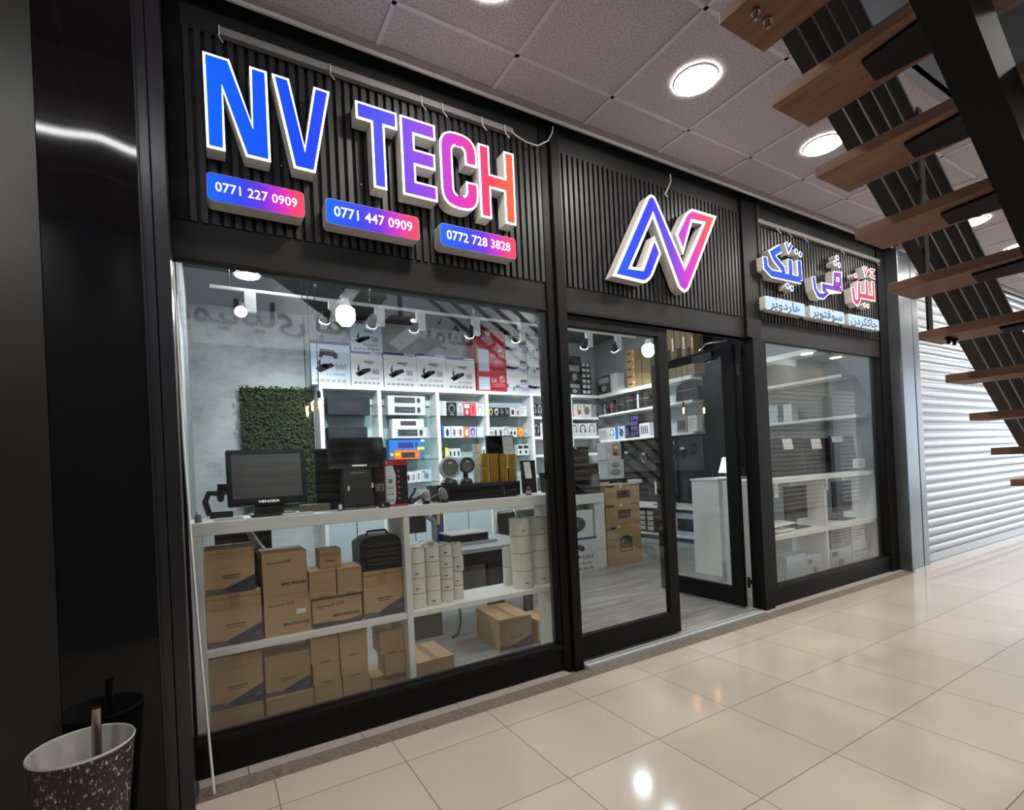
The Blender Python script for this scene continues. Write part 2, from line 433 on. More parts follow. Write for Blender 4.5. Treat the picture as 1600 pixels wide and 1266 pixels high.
def inset(poly, d):
    """move a closed outline inwards by d (mitred)"""
    n = len(poly); area = sum(poly[i][0]*poly[(i+1) % n][1]-poly[(i+1) % n][0]*poly[i][1] for i in range(n))
    sgn = 1 if area > 0 else -1; out = []
    for i in range(n):
        p, q, r = Vector(poly[i-1]), Vector(poly[i]), Vector(poly[(i+1) % n])
        e1, e2 = (q-p).normalized(), (r-q).normalized()
        n1, n2 = Vector((-e1.y, e1.x))*sgn, Vector((-e2.y, e2.x))*sgn
        b = n1+n2; l = b.length
        b = b/l if l > 1e-6 else n1
        k = d/max(.38, b.dot(n1)); out.append(tuple(q+b*k))
    return out
def roundpoly(poly, rads, seg=5):
    out = []; n = len(poly)
    for i in range(n):
        r = rads[i] if isinstance(rads, (list, tuple)) else rads
        q = Vector(poly[i])
        if not r: out.append(tuple(q)); continue
        a = (Vector(poly[i-1])-q).normalized(); b = (Vector(poly[(i+1) % n])-q).normalized()
        for k in range(seg+1):
            t = k/seg; p = (q+a*r)*(1-t)**2 + 2*q*t*(1-t) + (q+b*r)*t*t; out.append(tuple(p))
    return out
def rrect(x0, x1, z0, z1, r, seg=6): return roundpoly([(x0, z0), (x1, z0), (x1, z1), (x0, z1)], r, seg)

# ------------------------------------------------------------------ the arcade
FL = .015                       # level of the shop floor
b = MB(); b.box(-3, 16.4, -4.7, -.205, -.06, 0, 'floor_tile'); struct('floor', b)
b = MB(); b.box(-.3, 7.6, -.02, 5.9, -.06, FL, 'plank_floor'); struct('floor', b)
# kerb in front of the shop window: marble ledge and a broken cement strip
b = MB()
xs = [-.1, .12, .7, 1.3, 1.78, 2.17]
for i in range(len(xs)-1): b.box(xs[i]+.002, xs[i+1]-.002, -.1, -.02, -.05, .012, 'kerb')
b.box(4.46, 6.0, -.1, -.02, -.05, .012, 'kerb'); b.box(6.003, 7.28, -.1, -.02, -.05, .012, 'kerb')
struct('trim_1', b)
b = MB(); rn = random.Random(3); n = 260; row = []
for i in range(n+1):
    x = -.1 + 7.35*i/n; row.append([(x, -.1, .004+rn.uniform(-.004, .005)), (x, -.13+rn.uniform(-.006, .006), rn.uniform(-.004, .007)), (x, -.165, rn.uniform(-.006, .006)), (x, -.207+rn.uniform(-.004, .01), -.001+rn.uniform(-.003, .003))])
b.add([p for r_ in row for p in r_], [(i*4+j, i*4+j+1, i*4+j+5, i*4+j+4) for i in range(n) for j in range(3)], 'cement')
b.box(-3, 16.4, -.206, -.02, -.07, -.006, 'cement'); struct('trim_2', b, fix=False)
b = MB(); b.box(2.32, 4.46, -.1, -.02, -.05, .03, 'silver_box'); b.box(2.32, 4.46, -.055, -.045, .03, .034, 'trim_grey'); struct('trim_3', b)   # door threshold
b = MB(); b.box(7.3, 16.4, -.206, .3, -.05, 0, 'floor_tile'); struct('floor', b)

# ceiling of the arcade with its tile grid and the stair opening
b = MB(); OX0, OX1, OY0, OY1 = .05, 5.4, -3.25, -1.58
for x0, x1, y0, y1 in ((-3, OX0, -4.7, -.14), (OX1, 16.4, -4.7, -.14), (OX0, OX1, OY1, -.14), (OX0, OX1, -4.7, OY0)):
    b.box(x0, x1, y0, y1, 4.0, 4.05, 'ceiling_tile')
struct('ceiling', b)
b = MB(); GX = [1.71+.763*k for k in range(-6, 20)]; GY = [-.472-.763*k for k in range(0, 5)]
def tb(x0, x1, y0, y1): b.box(x0, x1, y0, y1, 3.992, 4.001, 'tbar')
for x in GX:
    if x < -2.9 or x > 16.3: continue
    if OX0 < x < OX1: tb(x-.013, x+.013, OY1, -.14); tb(x-.013, x+.013, -4.7, OY0)
    else: tb(x-.013, x+.013, -4.7, -.14)
for y in GY:
    if OY0 < y < OY1: tb(-3, OX0, y-.013, y+.013); tb(OX1, 16.4, y-.013, y+.013)
    else: tb(-3, 16.4, y-.013, y+.013)
struct('trim_4', b)
b = MB()   # stair shaft above the ceiling
b.box(OX0-.05, OX0, OY0, OY1, 3.99, 5.6, 'opposite_wall'); b.box(OX1, OX1+.05, OY0, OY1, 3.99, 5.6, 'opposite_wall')
b.box(OX0, OX1, OY1, OY1+.05, 3.99, 5.6, 'opposite_wall'); b.box(OX0, OX1, OY0-.05, OY0, 3.99, 5.6, 'opposite_wall'); b.box(OX0, OX1, OY0, OY1, 5.6, 5.65, 'shop_ceiling')
struct('wall_stair_shaft', b)
b = MB(); b.box(-.1, 16.4, -.17, -.14, 3.975, 4.06, 'trim_grey'); b.box(-.1, 16.4, -.14, -.125, 3.955, 4.0, 'tbar'); struct('trim_5', b)   # ceiling edge
b = MB(); b.box(-.1, 16.4, -.125, .06, 4.03, 4.06, 'header'); struct('trim_6', b)

# downlights in the arcade ceiling
def downlight(x, y, label, z=3.992, r=.135, glow='lamp_disc'):
    t = thing('recessed_downlight', (x, y, z), label, 'ceiling light', 'round downlights in the arcade ceiling' if glow != 'lamp_disc_shop' else 'round downlights in the shop ceiling')
    b = MB(); b.lathe([(r+.012, .005), (r+.008, -.003), (r, -.0062)], (x, y, z), 'lamp_ring', 32); mk('trim_ring', b, t)
    b = MB(); b.add([(x+r*math.cos(a*math.pi/16), y+r*math.sin(a*math.pi/16), z-.006) for a in range(32)], [tuple(range(31, -1, -1))], glow); mk('diffuser', b, t, fix=False)
    return t
for i, w in enumerate(('cut by the top edge of the photo', 'largest fully in view', 'beside the third stair tread', 'behind the fourth stair tread', 'behind the fifth stair tread')):
    downlight(1.336+1.526*i, -.845, 'round white downlight in tiled ceiling, '+w)
for x in (9.0, 11.3, 13.6): downlight(x, -.845, 'round white downlight in tiled ceiling above shutter, at %s' % {9.0: 'near end', 11.3: 'middle', 13.6: 'far end'}[x])
for i, x in enumerate((-1.7, 1.35, 4.4, 8.0, 13.0, 14.35)): downlight(x, -3.5 if x < 10 else -4.07, 'round white downlight in ceiling along opposite shops, %s from left' % ('first', 'second', 'third', 'fourth', 'fifth', 'sixth and warmest')[i], glow='lamp_warm' if i == 5 else 'lamp_disc')  # first four are out of view, added to light the arcade

# opposite side of the arcade (seen in the glass): white sign board, dim roller shutters
b = MB(); b.box(-3, 9.95, -3.9, -3.78, 0, 4.05, 'opposite_wall'); b.box(9.9, 16.4, -4.75, -4.65, 0, 4.05, 'opposite_wall'); b.box(9.85, 9.95, -4.7, -3.9, 0, 4.05, 'opposite_wall'); b.box(-3.06, -3, -4.2, .3, 0, 4.05, 'panel_black'); b.box(-3, -2.2, -3.78, -3.7, 0, 4.0, 'header')
struct('wall_opposite', b)
def shutter(name, x0, x1, y, z0, z1, m, pitch=.115, dep=.022, out=-1, n4=5):
    b = MB(); prof = []
    z = z0
    while z < z1:
        for k in range(n4+1):
            a = math.pi*k/n4; prof.append((y+out*dep*(.45+.55*math.sin(a)), z+pitch*.78*k/n4))
        prof.append((y-out*.016, z+pitch*.79)); prof.append((y-out*.016, z+pitch*.86)); prof.append((y+out*dep*.3, z+pitch*.89)); prof.append((y+out*dep*.3, z+pitch*.95)); prof.append((y-out*.004, z+pitch*.96))
        z += pitch
    vs = [(x, py, pz) for py, pz in prof for x in (x0, x1)]
    b.add(vs, [(2*i, 2*i+1, 2*i+3, 2*i+2) for i in range(len(prof)-1)], m)
    b.box(x0, x1, y-out*.03, y-out*.012, z0, z1, m)
    return b
t = sempty('door_3', (1, -3.75, 0)); mk('slats', shutter('s', -.1, 4.6, -3.74, .05, 3.05, 'shutter_dark', out=1), t, fix=False)
t = sempty('door_4', (8, -3.75, 0)); mk('slats', shutter('s', 5.1, 9.6, -3.74, .05, 3.05, 'shutter_dim', out=1), t, fix=False)
t = sempty('door_5', (12, -4.6, 0)); mk('slats', shutter('s', 10.2, 14.75, -4.6, .05, 3.2, 'shutter_dim', out=1), t, fix=False)
t = sempty('door_6', (15.5, -4.6, 0)); mk('slats', shutter('s', 15.25, 16.3, -4.6, .05, 3.2, 'shutter_dim', out=1), t, fix=False)
b = MB(); b.box(14.8, 15.2, -4.65, -4.5, 0, 4.0, 'grey_box'); b.box(14.6, 14.8, -4.65, -4.45, 0, 3.0, 'header'); struct('trim_7', b)
t = thing('shop_sign', (1.2, -3.74, 3.05), 'pale sign board with dark Arabic-script lettering across the arcade, mirrored in left window', 'sign')
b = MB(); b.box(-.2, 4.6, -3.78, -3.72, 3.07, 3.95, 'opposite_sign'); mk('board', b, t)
for w_, x_, s_ in (('کۆمپانیای بلال', .72, .42), ('پۆشاک', 3.3, .42)):
    b = MB(); b.text(w_, (x_, -3.715, 3.47), s_, 'dark_print', xd=(-1, 0, 0), bold=.02, arabic=True); mk('lettering', b, t, fix=False)

t = thing('shop_sign', (12.4, -4.6, 3.1), 'brown sign board with dark letters across the arcade, mirrored in right window', 'sign')
b = MB(); b.box(10.2, 14.75, -4.66, -4.58, 3.22, 3.78, 'sign_brown'); mk('board', b, t)
b = MB(); b.text('ZKT', (12.0, -4.575, 3.48), .3, 'dark_print', xd=(-1, 0, 0), bold=.02); mk('lettering', b, t, fix=False)
b = MB(); b.box(10.2, 13.4, -4.645, -4.58, 3.8, 3.985, 'opposite_sign'); tag(mk('added_glow_panel', b), 'pale blue glowing strip added above brown sign across the arcade', 'light')  # glowing strip added for its pale reflection; plain wall and ceiling there
# roller shutter and steel pillar to the right of the shop
t = sempty('door_7', (12, -.05, 0)); o = mk('slats', shutter('s', 7.98, 16.3, -.06, .12, 4.0, 'shutter'), t, fix=False)
b = MB(); b.box(7.98, 16.3, -.075, -.045, .005, .115, 'shutter'); mk('bottom_rail', b, t)
b = MB(); b.box(7.93, 7.975, -.1, -.02, 0, 4.0, 'silver_box'); mk('guide_rail', b, t)
b = MB()
b.box(7.3, 7.36, -.17, .06, 0, 4.0, 'pillar_metal'); b.box(7.37, 7.44, -.15, .06, 0, 4.0, 'pillar_metal')
b.box(7.44, 7.75, -.12, .06, 0, 4.0, 'pillar_metal'); b.box(7.77, 7.92, -.12, .06, 0, 4.0, 'pillar_metal'); struct('trim_8', b, bevel=.006)

# black column left of the window, with its steel corner strip
b = MB(); b.box(-3, -.55, -.3, .1, 0, 4.05, 'panel_black'); struct('wall_left_column', b)
b = MB()
n = 16; pr = []
for k in range(41):
    z = 4.0*k/40
    for i in range(n+1):
        x = -.548+.336*i/n
        d = .006*math.exp(-((x+.33)/.09)**2-((z-2.6)/.5)**2) + .003*math.sin(z*2.1+x*4)
        pr.append((x, -.292+d, z))
b.add(pr, [(k*(n+1)+i, k*(n+1)+i+1, (k+1)*(n+1)+i+1, (k+1)*(n+1)+i) for k in range(40) for i in range(n)], 'gloss_black', True)
b.box(-.548, -.212, -.28, .1, 0, 4.05, 'gloss_black'); struct('trim_9', b, fix=False)
b = MB(); b.box(-.212, -.168, -.275, .1, 0, 4.05, 'strip_metal'); b.box(-.165, -.108, -.268, .1, 0, 4.05, 'strip_metal'); b.box(-.214, -.206, -.3, -.27, 0, 4.05, 'strip_metal')
struct('trim_10', b, bevel=.003)
# short tube light across the arcade whose bright streak the glossy panel mirrors
t = thing('tube_light', (-1.2, -2.12, 3.93), 'white tube light on arcade ceiling, mirrored as bright streak in glossy column', 'ceiling light')
b = MB(); b.box(-2.3, -.1, -2.16, -2.08, 3.97, 3.999, 'white'); mk('batten', b, t)
b = MB(); b.tube([(-2.25, -2.12, 3.955), (-1.2, -2.12, 3.955), (-.15, -2.12, 3.955)], .018, 'tube_glow', 10); mk('tube', b, t)

# ------------------------------------------------------------------ shop front
b = MB(); b.box(-.3, 7.5, .02, .1, 2.8, 4.18, 'header'); struct('wall_front', b)
def slat_panel(x0, x1, z0=2.83, z1=3.83, pitch=.05, w=.029):
    b = MB(); b.box(x0, x1, -.005, .02, z0, 4.03, 'header')
    x = x0+.006
    while x+w < x1: b.box(x, x+w, -.03, -.004, z0, z1, 'slat'); x += pitch
    b.box(x0, x1, -.02, -.004, z1, 4.03, 'header'); struct('wall_front', b)
slat_panel(-.03, 2.16); slat_panel(2.31, 4.46); slat_panel(4.73, 7.3, pitch=.055, w=.03)
b = MB(); b.box(-.105, -.03, -.03, .02, 2.83, 4.03, 'frame'); struct('trim_11', b)
b = MB(); b.box(2.16, 2.228, -.035, .1, 0, 4.03, 'frame'); b.box(2.234, 2.312, -.06, .1, 0, 4.03, 'frame'); struct('trim_12', b, bevel=.003)
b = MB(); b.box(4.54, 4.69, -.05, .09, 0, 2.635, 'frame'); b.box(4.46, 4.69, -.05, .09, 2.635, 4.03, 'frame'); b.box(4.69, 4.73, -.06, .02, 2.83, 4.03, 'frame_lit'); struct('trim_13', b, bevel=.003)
b = MB(); b.box(7.1, 7.3, -.04, .1, 0, 4.03, 'frame'); struct('trim_14', b, bevel=.003)
def window(name, x0, x1, sl, sr):
    t = sempty(name, ((x0+x1)/2, 0, 0))
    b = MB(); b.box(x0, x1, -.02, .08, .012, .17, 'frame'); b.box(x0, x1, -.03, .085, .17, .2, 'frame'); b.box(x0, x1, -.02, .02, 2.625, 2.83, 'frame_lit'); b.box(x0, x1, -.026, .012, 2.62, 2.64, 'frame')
    b.box(x0, x0+sl, -.02, .06, .2, 2.63, 'frame'); b.box(x1-sr, x1, -.02, .08, .2, 2.63, 'frame'); mk('window_frame', b, t, bevel=.003)
    b = MB(); b.box(x0+sl-.008, x1-sr+.008, .012, .018, .19, 2.64, 'glass'); mk('glass_pane', b, t)
window('window_1', -.108, 2.16, .012, .02)
window('window_2', 4.69, 7.1, .1, .02)
def leaf(parent, T, w, h, z0, wl, wr):
    b = MB(); b.T = T
    b.box(0, wl, 0, .05, z0, h, 'frame'); b.box(w-wr, w, 0, .05, z0, h, 'frame'); b.box(wl, w-wr, 0, .05, z0, .215, 'frame'); b.box(wl, w-wr, 0, .05, h-.085, h, 'frame')
    mk('leaf_frame', b, parent, bevel=.003)
    b = MB(); b.T = T; b.box(wl-.01, w-wr+.01, .022, .028, .2, h-.075, 'glass'); mk('glass_pane', b, parent)
t = sempty('door_1', (2.86, 0, 0)); leaf(t, Matrix.Translation((2.315, 0, 0)), 1.105, 2.63, .034, .03, .115)
t = sempty('door_2', (4.45, .1, 0)); leaf(t, Matrix.Translation((4.475, .1, 0)) @ Matrix.Rotation(math.pi/2, 4, 'Z'), 1.06, 2.6, .035, .13, .06)
b = MB()
for z in (.22, 1.3, 2.3): b.cone((4.49, .085, z), (4.49, .085, z+.1), .016, .016, 'plastic_black', 10); b.box(4.475, 4.54, .078, .09, z+.03, z+.07, 'plastic_black')
mk('hinge', b, t)
b = MB(); b.box(4.40, 4.415, .875, .905, .95, 1.75, 'plastic_black'); b.box(4.41, 4.44, .88, .9, 1.0, 1.03, 'chrome'); b.box(4.41, 4.44, .88, .9, 1.67, 1.7, 'chrome'); mk('pull_handle', b, t)
b = MB(); b.box(4.40, 4.428, .32, .56, 2.5, 2.57, 'plastic_black'); b.tube([(4.39, .45, 2.6), (4.2, .22, 2.61), (4.3, .06, 2.615)], .009, 'chrome'); mk('door_closer', b, t)
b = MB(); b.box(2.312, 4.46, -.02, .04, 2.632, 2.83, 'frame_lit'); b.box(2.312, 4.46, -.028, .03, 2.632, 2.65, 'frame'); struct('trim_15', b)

# ------------------------------------------------------------------ signs
def letter(ch, outline, label, rad=0.):
    b = MB(); t = thing('channel_letter', (sum(p[0] for p in outline)/len(outline), -.14, min(p[1] for p in outline)), label, 'sign letter', 'illuminated letters of the shop name')
    pl = roundpoly(outline, rad) if rad else outline
    b.prism([pl], -.135, -.04, 'letter_side'); mk('return', b, t)
    b = MB(); b.prism([inset(pl, .0)], -.14, -.135, 'letter_edge'); mk('edge_trim', b, t)
    b = MB(); b.poly([inset(pl, .011)], -.1412, 'grad_letters'); mk('face', b, t, fix=False)
    b = MB()
    for z in (min(p[1] for p in outline)+.05,): 
        x = min(q[0] for q in outline)+.04; b.cone((x, -.045, z), (x, -.0305, z), .006, .006, 'chrome', 8)
    mk('standoff', b, t)
Z0, Z1 = 3.165, 3.642
def NN(x0, x1, w): return [(x0, Z0), (x0+w, Z0), (x0+w, Z0+.31), (x1-w*1.42, Z0), (x1, Z0), (x1, Z1), (x1-w, Z1), (x1-w, Z1-.3), (x0+w*1.42, Z1), (x0, Z1)]
letter('N', NN(.06, .35, .082), 'illuminated blue letter N of NV TECH sign on black slats')
letter('V', [(.463, Z0), (.572, Z0), (.667, Z1), (.583, Z1), (.522, Z0+.125), (.457, Z1), (.374, Z1)], 'illuminated blue letter V of NV TECH sign on black slats')
letter('T', [(.894, Z0), (.972, Z0), (.972, Z1-.1), (1.05, Z1-.1), (1.05, Z1), (.808, Z1), (.808, Z1-.1), (.894, Z1-.1)], 'illuminated blue to violet letter T of NV TECH sign')
letter('E', [(1.07, Z0), (1.29, Z0), (1.29, Z0+.096), (1.155, Z0+.096), (1.155, Z0+.195), (1.285, Z0+.195), (1.285, Z0+.292), (1.155, Z0+.292), (1.155, Z1-.095), (1.293, Z1-.095), (1.293, Z1), (1.07, Z1)], 'illuminated violet letter E of NV TECH sign')
cx0, cx1, w = 1.32, 1.578, .085
cpts = roundpoly([(cx1, Z0+.18), (cx1, Z0-.01), (cx0, Z0-.01), (cx0, Z1), (cx1, Z1), (cx1, Z1-.19), (cx1-w, Z1-.19), (cx1-w, Z1-.085), (cx0+w, Z1-.085), (cx0+w, Z0+.075), (cx1-w, Z0+.075), (cx1-w, Z0+.18)], [0, .115, .115, .115, .115, 0, 0, .045, .045, .045, .045, 0])
letter('C', cpts, 'illuminated magenta letter C of NV TECH sign')
letter('H', [(1.592, Z0-.025), (1.672, Z0-.025), (1.672, Z0+.18), (1.778, Z0+.18), (1.778, Z0-.03), (1.858, Z0-.03), (1.862, Z1-.022), (1.786, Z1-.022), (1.786, Z0+.27), (1.672, Z0+.27), (1.672, Z1-.022), (1.592, Z1-.022)], 'illuminated red to orange letter H of NV TECH sign')

for x0, x1, s, w in ((.052, .507, '0771 227 0909', 'under the blue N and V'), (.617, 1.16, '0771 447 0909', 'under the violet T and E'), (1.295, 1.845, '0772 728 3828', 'under the red H')):
    t = thing('phone_number_plate', ((x0+x1)/2, -.14, 2.9), 'rounded gradient sign plate with %s, %s' % (s, w), 'sign', 'lit phone number plates')
    b = MB(); b.prism([rrect(x0, x1, 2.9, 3.042, .028)], -.14, -.04, 'letter_side'); mk('plate_body', b, t)
    b = MB(); b.poly([rrect(x0+.002, x1-.002, 2.902, 3.04, .027)], -.1408, 'grad_plate'); b.text(s, ((x0+x1)/2, -.1416, 2.972), .075*(x1-x0)/.5, 'white_print', bold=.008, squeeze=.93); mk('face', b, t, fix=False)
    b = MB(); b.cone((x0+.06, -.045, 2.97), (x0+.06, -.0305, 2.97), .006, .006, 'chrome', 8); mk('standoff', b, t)

# slanted N emblem over the door
def c7(a, c): p = at(860+a/4.21875, 200+c/4.21875, y=-.14); return (p.x, p.z)
lg = [c7(*p) for p in [(412, 975), (640, 452), (662, 434), (690, 455), (884, 912), (1005, 632), (935, 618), (876, 832), (828, 700), (893, 560), (930, 532), (1095, 583), (912, 1065), (885, 1090), (845, 1052), (677, 585), (535, 915), (605, 925), (684, 712), (730, 828), (668, 990), (625, 1025)]]
lgr = roundpoly(lg, [0, .02, .03, .02, 0, 0, 0, 0, 0, .02, .02, 0, .02, .03, .02, 0, 0, 0, 0, 0, .04, .03], 3)
t = thing('emblem', (3.3, -.14, 2.9), 'illuminated slanted N emblem from blue to orange over the door', 'sign')
b = MB(); b.prism([lgr], -.135, -.05, 'letter_side'); mk('return', b, t)
b = MB(); b.prism([lgr], -.14, -.135, 'letter_edge'); mk('edge_trim', b, t)
b = MB(); b.poly([roundpoly(inset(lg, .021), [0, .01, .01, .01, 0, 0, 0, 0, 0, .01, .01, 0, .01, .01, .01, 0, 0, 0, 0, 0, .02, .02], 3)], -.1412, 'grad_logo'); mk('face', b, t, fix=False)
b = MB(); b.cone((2.95, -.06, 3.0), (2.95, -.0305, 3.0), .008, .008, 'chrome', 8); mk('standoff', b, t)

# Kurdish name on the right: strokes with a lit edge
def stroke_poly(pts, wd):
    P = [Vector(p) for p in pts]; L_, R_ = [], []
    for i, q in enumerate(P):
        e1 = (q-P[i-1]).normalized() if i else None; e2 = (P[i+1]-q).normalized() if i < len(P)-1 else None
        e1 = e1 or e2; e2 = e2 or e1
        n1, n2 = Vector((-e1.y, e1.x)), Vector((-e2.y, e2.x)); m_ = (n1+n2).normalized(); k = wd/max(.6, m_.dot(n1))
        ext = Vector((0, 0))
        if i == 0: ext = -e1*wd*.35
        if i == len(P)-1: ext = e2*wd*.35
        L_.append(tuple(q+m_*k+ext)); R_.append(tuple(q-m_*k+ext))
    return L_+R_[::-1]
def c8(a, c): p = at(1160+a/5.275, 320+c/5.275, y=-.12); return (p.x, p.z)
def disc(c, r, n=14): return [(c[0]+r*math.cos(2*math.pi*i/n), c[1]+r*math.sin(2*math.pi*i/n)) for i in range(n)]
def word(label, strokes, dots, wd, dr, thin=()):
    allp = [c8(*p) for s in strokes for p in s]
    t = thing('channel_word', (sum(p[0] for p in allp)/len(allp), -.12, min(p[1] for p in allp)), label, 'sign letter', 'illuminated Kurdish words of the shop name')
    B, E_, F_ = MB(), MB(), MB(); k = 0
    for s in strokes:
        pts = [c8(*p) for p in s]; k += 1
        B.prism([stroke_poly(pts, wd)], -.115+k*.0002, -.035, 'letter_side'); E_.poly([stroke_poly(pts, wd)], -.1152-k*.0002, 'letter_edge'); F_.poly([stroke_poly(pts, wd-.009)], -.117-k*.0002, 'grad_kurd')
    mk('return', B, t); mk('edge_trim', E_, t, fix=False); mk('face', F_, t, fix=False)
    for d in dots:
        c = c8(*d); b = MB(); b.prism([disc(c, dr)], -.115, -.035, 'letter_side'); b.poly([disc(c, dr)], -.1155, 'letter_edge'); b.poly([disc(c, dr-.008)], -.117, 'grad_kurd'); mk('dot', b, t, fix=False)
    for s in thin:
        pts = [c8(*p) for p in s]; b = MB(); b.prism([stroke_poly(pts, .026)], -.115, -.035, 'letter_side'); b.poly([stroke_poly(pts, .026)], -.1155, 'letter_edge'); b.poly([stroke_poly(pts, .017)], -.117, 'grad_kurd'); mk('accent_mark', b, t, fix=False)
word('illuminated blue Kurdish word, leftmost on the slats above right window',
     [[(312, 362), (250, 400), (268, 440), (338, 530), (345, 580)], [(190, 440), (198, 515), (245, 565), (478, 618)], [(396, 460), (402, 590)], [(470, 470), (480, 612)]],
     [(447, 385), (483, 407), (376, 668), (412, 688)], .042, .03, [[(362, 315), (383, 375), (407, 328)]])
word('illuminated violet Kurdish word, middle of three above right window',
     [[(812, 700), (670, 668), (672, 700), (700, 728), (668, 752), (628, 742), (602, 690), (590, 600)], [(812, 700), (808, 578), (764, 575), (762, 648), (800, 656)]],
     [(785, 436), (768, 480), (802, 495)], .036, .03)
word('illuminated red Kurdish word, rightmost above right window',
     [[(1080, 640), (1086, 770), (968, 745)], [(1026, 632), (1030, 750)], [(965, 640), (966, 780), (948, 808), (925, 785), (912, 690)]],
     [(938, 583), (1012, 825), (1040, 834)], .036, .028, [[(1002, 512), (1016, 572), (1032, 522)], [(1058, 540), (1086, 540), (1062, 585), (1094, 598)]])
for x0, x1, s, w in ((4.674, 5.35, 'هاردوێر', 'under the blue Kurdish word'), (5.44, 6.125, 'سۆفتوێر', 'under the violet Kurdish word'), (6.214, 6.905, 'چاککردن', 'under the red Kurdish word')):
    t = thing('service_plate', ((x0+x1)/2, -.11, 2.908), 'pale blue lit plate with dark Kurdish lettering, '+w, 'sign', 'lit service plates')
    b = MB(); b.prism([rrect(x0, x1, 2.908, 3.04, .02)], -.11, -.035, 'letter_side'); mk('plate_body', b, t)
    b = MB(); b.poly([rrect(x0+.004, x1-.004, 2.912, 3.036, .018)], -.1108, 'plate_face'); b.text(s, ((x0+x1)/2, -.1122, 2.975), .125, 'dark_print', bold=.012, squeeze=1.45, arabic=True); mk('face', b, t, fix=False)
    b = MB(); b.cone((x0+.06, -.04, 2.97), (x0+.06, -.0305, 2.97), .006, .006, 'chrome', 8); mk('standoff', b, t)

# grey cable conduits, zip ties and loose wires above the signs
def conduit(p0, p1, label, ties):
    a, c = at(*p0, y=-.05), at(*p1, y=-.05)
    z = (a.z+c.z)/2
    t = thing('cable_conduit', ((a.x+c.x)/2, -.05, z), label, 'conduit')
    b = MB(); b.box(a.x, c.x, -.07, -.035, z-.02, z+.02, 'conduit'); mk('duct', b, t)
    for k in ties:
        x = a.x+(c.x-a.x)*k; b = MB(); b.tube([(x, -.073, z+.02), (x, -.075, z-.02), (x-.004, -.09, z-.05), (x+.012, -.11, z-.09)], .004, 'cable_white', 6); mk('zip_tie', b, t)
conduit((342, 50), (800, 208), 'grey cable duct with zip ties running above NV TECH letters', (.0, .31, .62, .7, .86, .96))
conduit((1182, 347), (1372, 408), 'grey cable duct with zip ties running above Kurdish letters', (.12, .2, .32, .62, .95))
b = MB(); b.tube([at(*p, y=-.085) for p in ((797, 203), (806, 212), (822, 222), (840, 228), (856, 220), (863, 207), (864, 198))], .005, 'cable_white'); tag(mk('wire', b), 'white wire looping from duct end up to ceiling edge', 'wire')
b = MB(); b.tube([at(*p, y=-.06) for p in ((1047, 272), (1048, 284), (1043, 296), (1039, 303), (1043, 308))], .006, 'cable_white'); tag(mk('wire', b), 'white wire hanging above the slanted N emblem', 'wire')

# ------------------------------------------------------------------ room of the shop
b = MB(); b.box(-.3, 7.6, .1, 5.9, 4.13, 4.18, 'shop_ceiling'); struct('ceiling', b)
b = MB(); b.box(-.3, -.16, .1, 5.9, 0, 4.18, 'concrete'); struct('wall_left', b)
b = MB(); b.box(-.3, 7.6, 5.7, 5.9, 0, 4.18, 'concrete'); struct('wall_back', b)
b = MB(); b.box(7.46, 7.6, .1, 5.9, 0, 4.18, 'shop_wall'); struct('wall_right', b)
b = MB(); b.box(7.44, 7.46, 1.75, 2.85, FL, 4.13, 'dark_brick'); b.box(7.44, 7.46, 2.85, 5.26, FL, 1.93, 'dark_brick'); struct('trim_17', b)
b = MB(); b.box(-.155, -.12, .0, .1, .2, 2.63, 'white_warm'); struct('trim_16', b)

# --- white display counter behind the left window
CT, CM = 1.285, .6          # worktop and middle shelf levels
t = thing('display_counter', (1.05, .27, FL), 'long white open display counter behind the left window', 'counter')
def part(name, *bx, m='white_warm', p=t, bev=.003):
    b = MB()
    for q in bx: b.box(*q, m)
    return mk(name, b, p, bevel=bev)
part('worktop', (-.1, 2.33, .12, .52, CT-.07, CT))
part('shelf', (-.04, 1.06, .125, .45, CM-.035, CM)); part('shelf', (1.1, 2.27, .125, .45, CM-.035, CM))
part('side_panel', (-.1, -.04, .12, .45, FL, CT-.07)); part('side_panel', (2.27, 2.33, .12, .45, FL, CT-.07)); part('divider', (1.06, 1.1, .12, .45, FL, CT-.07))

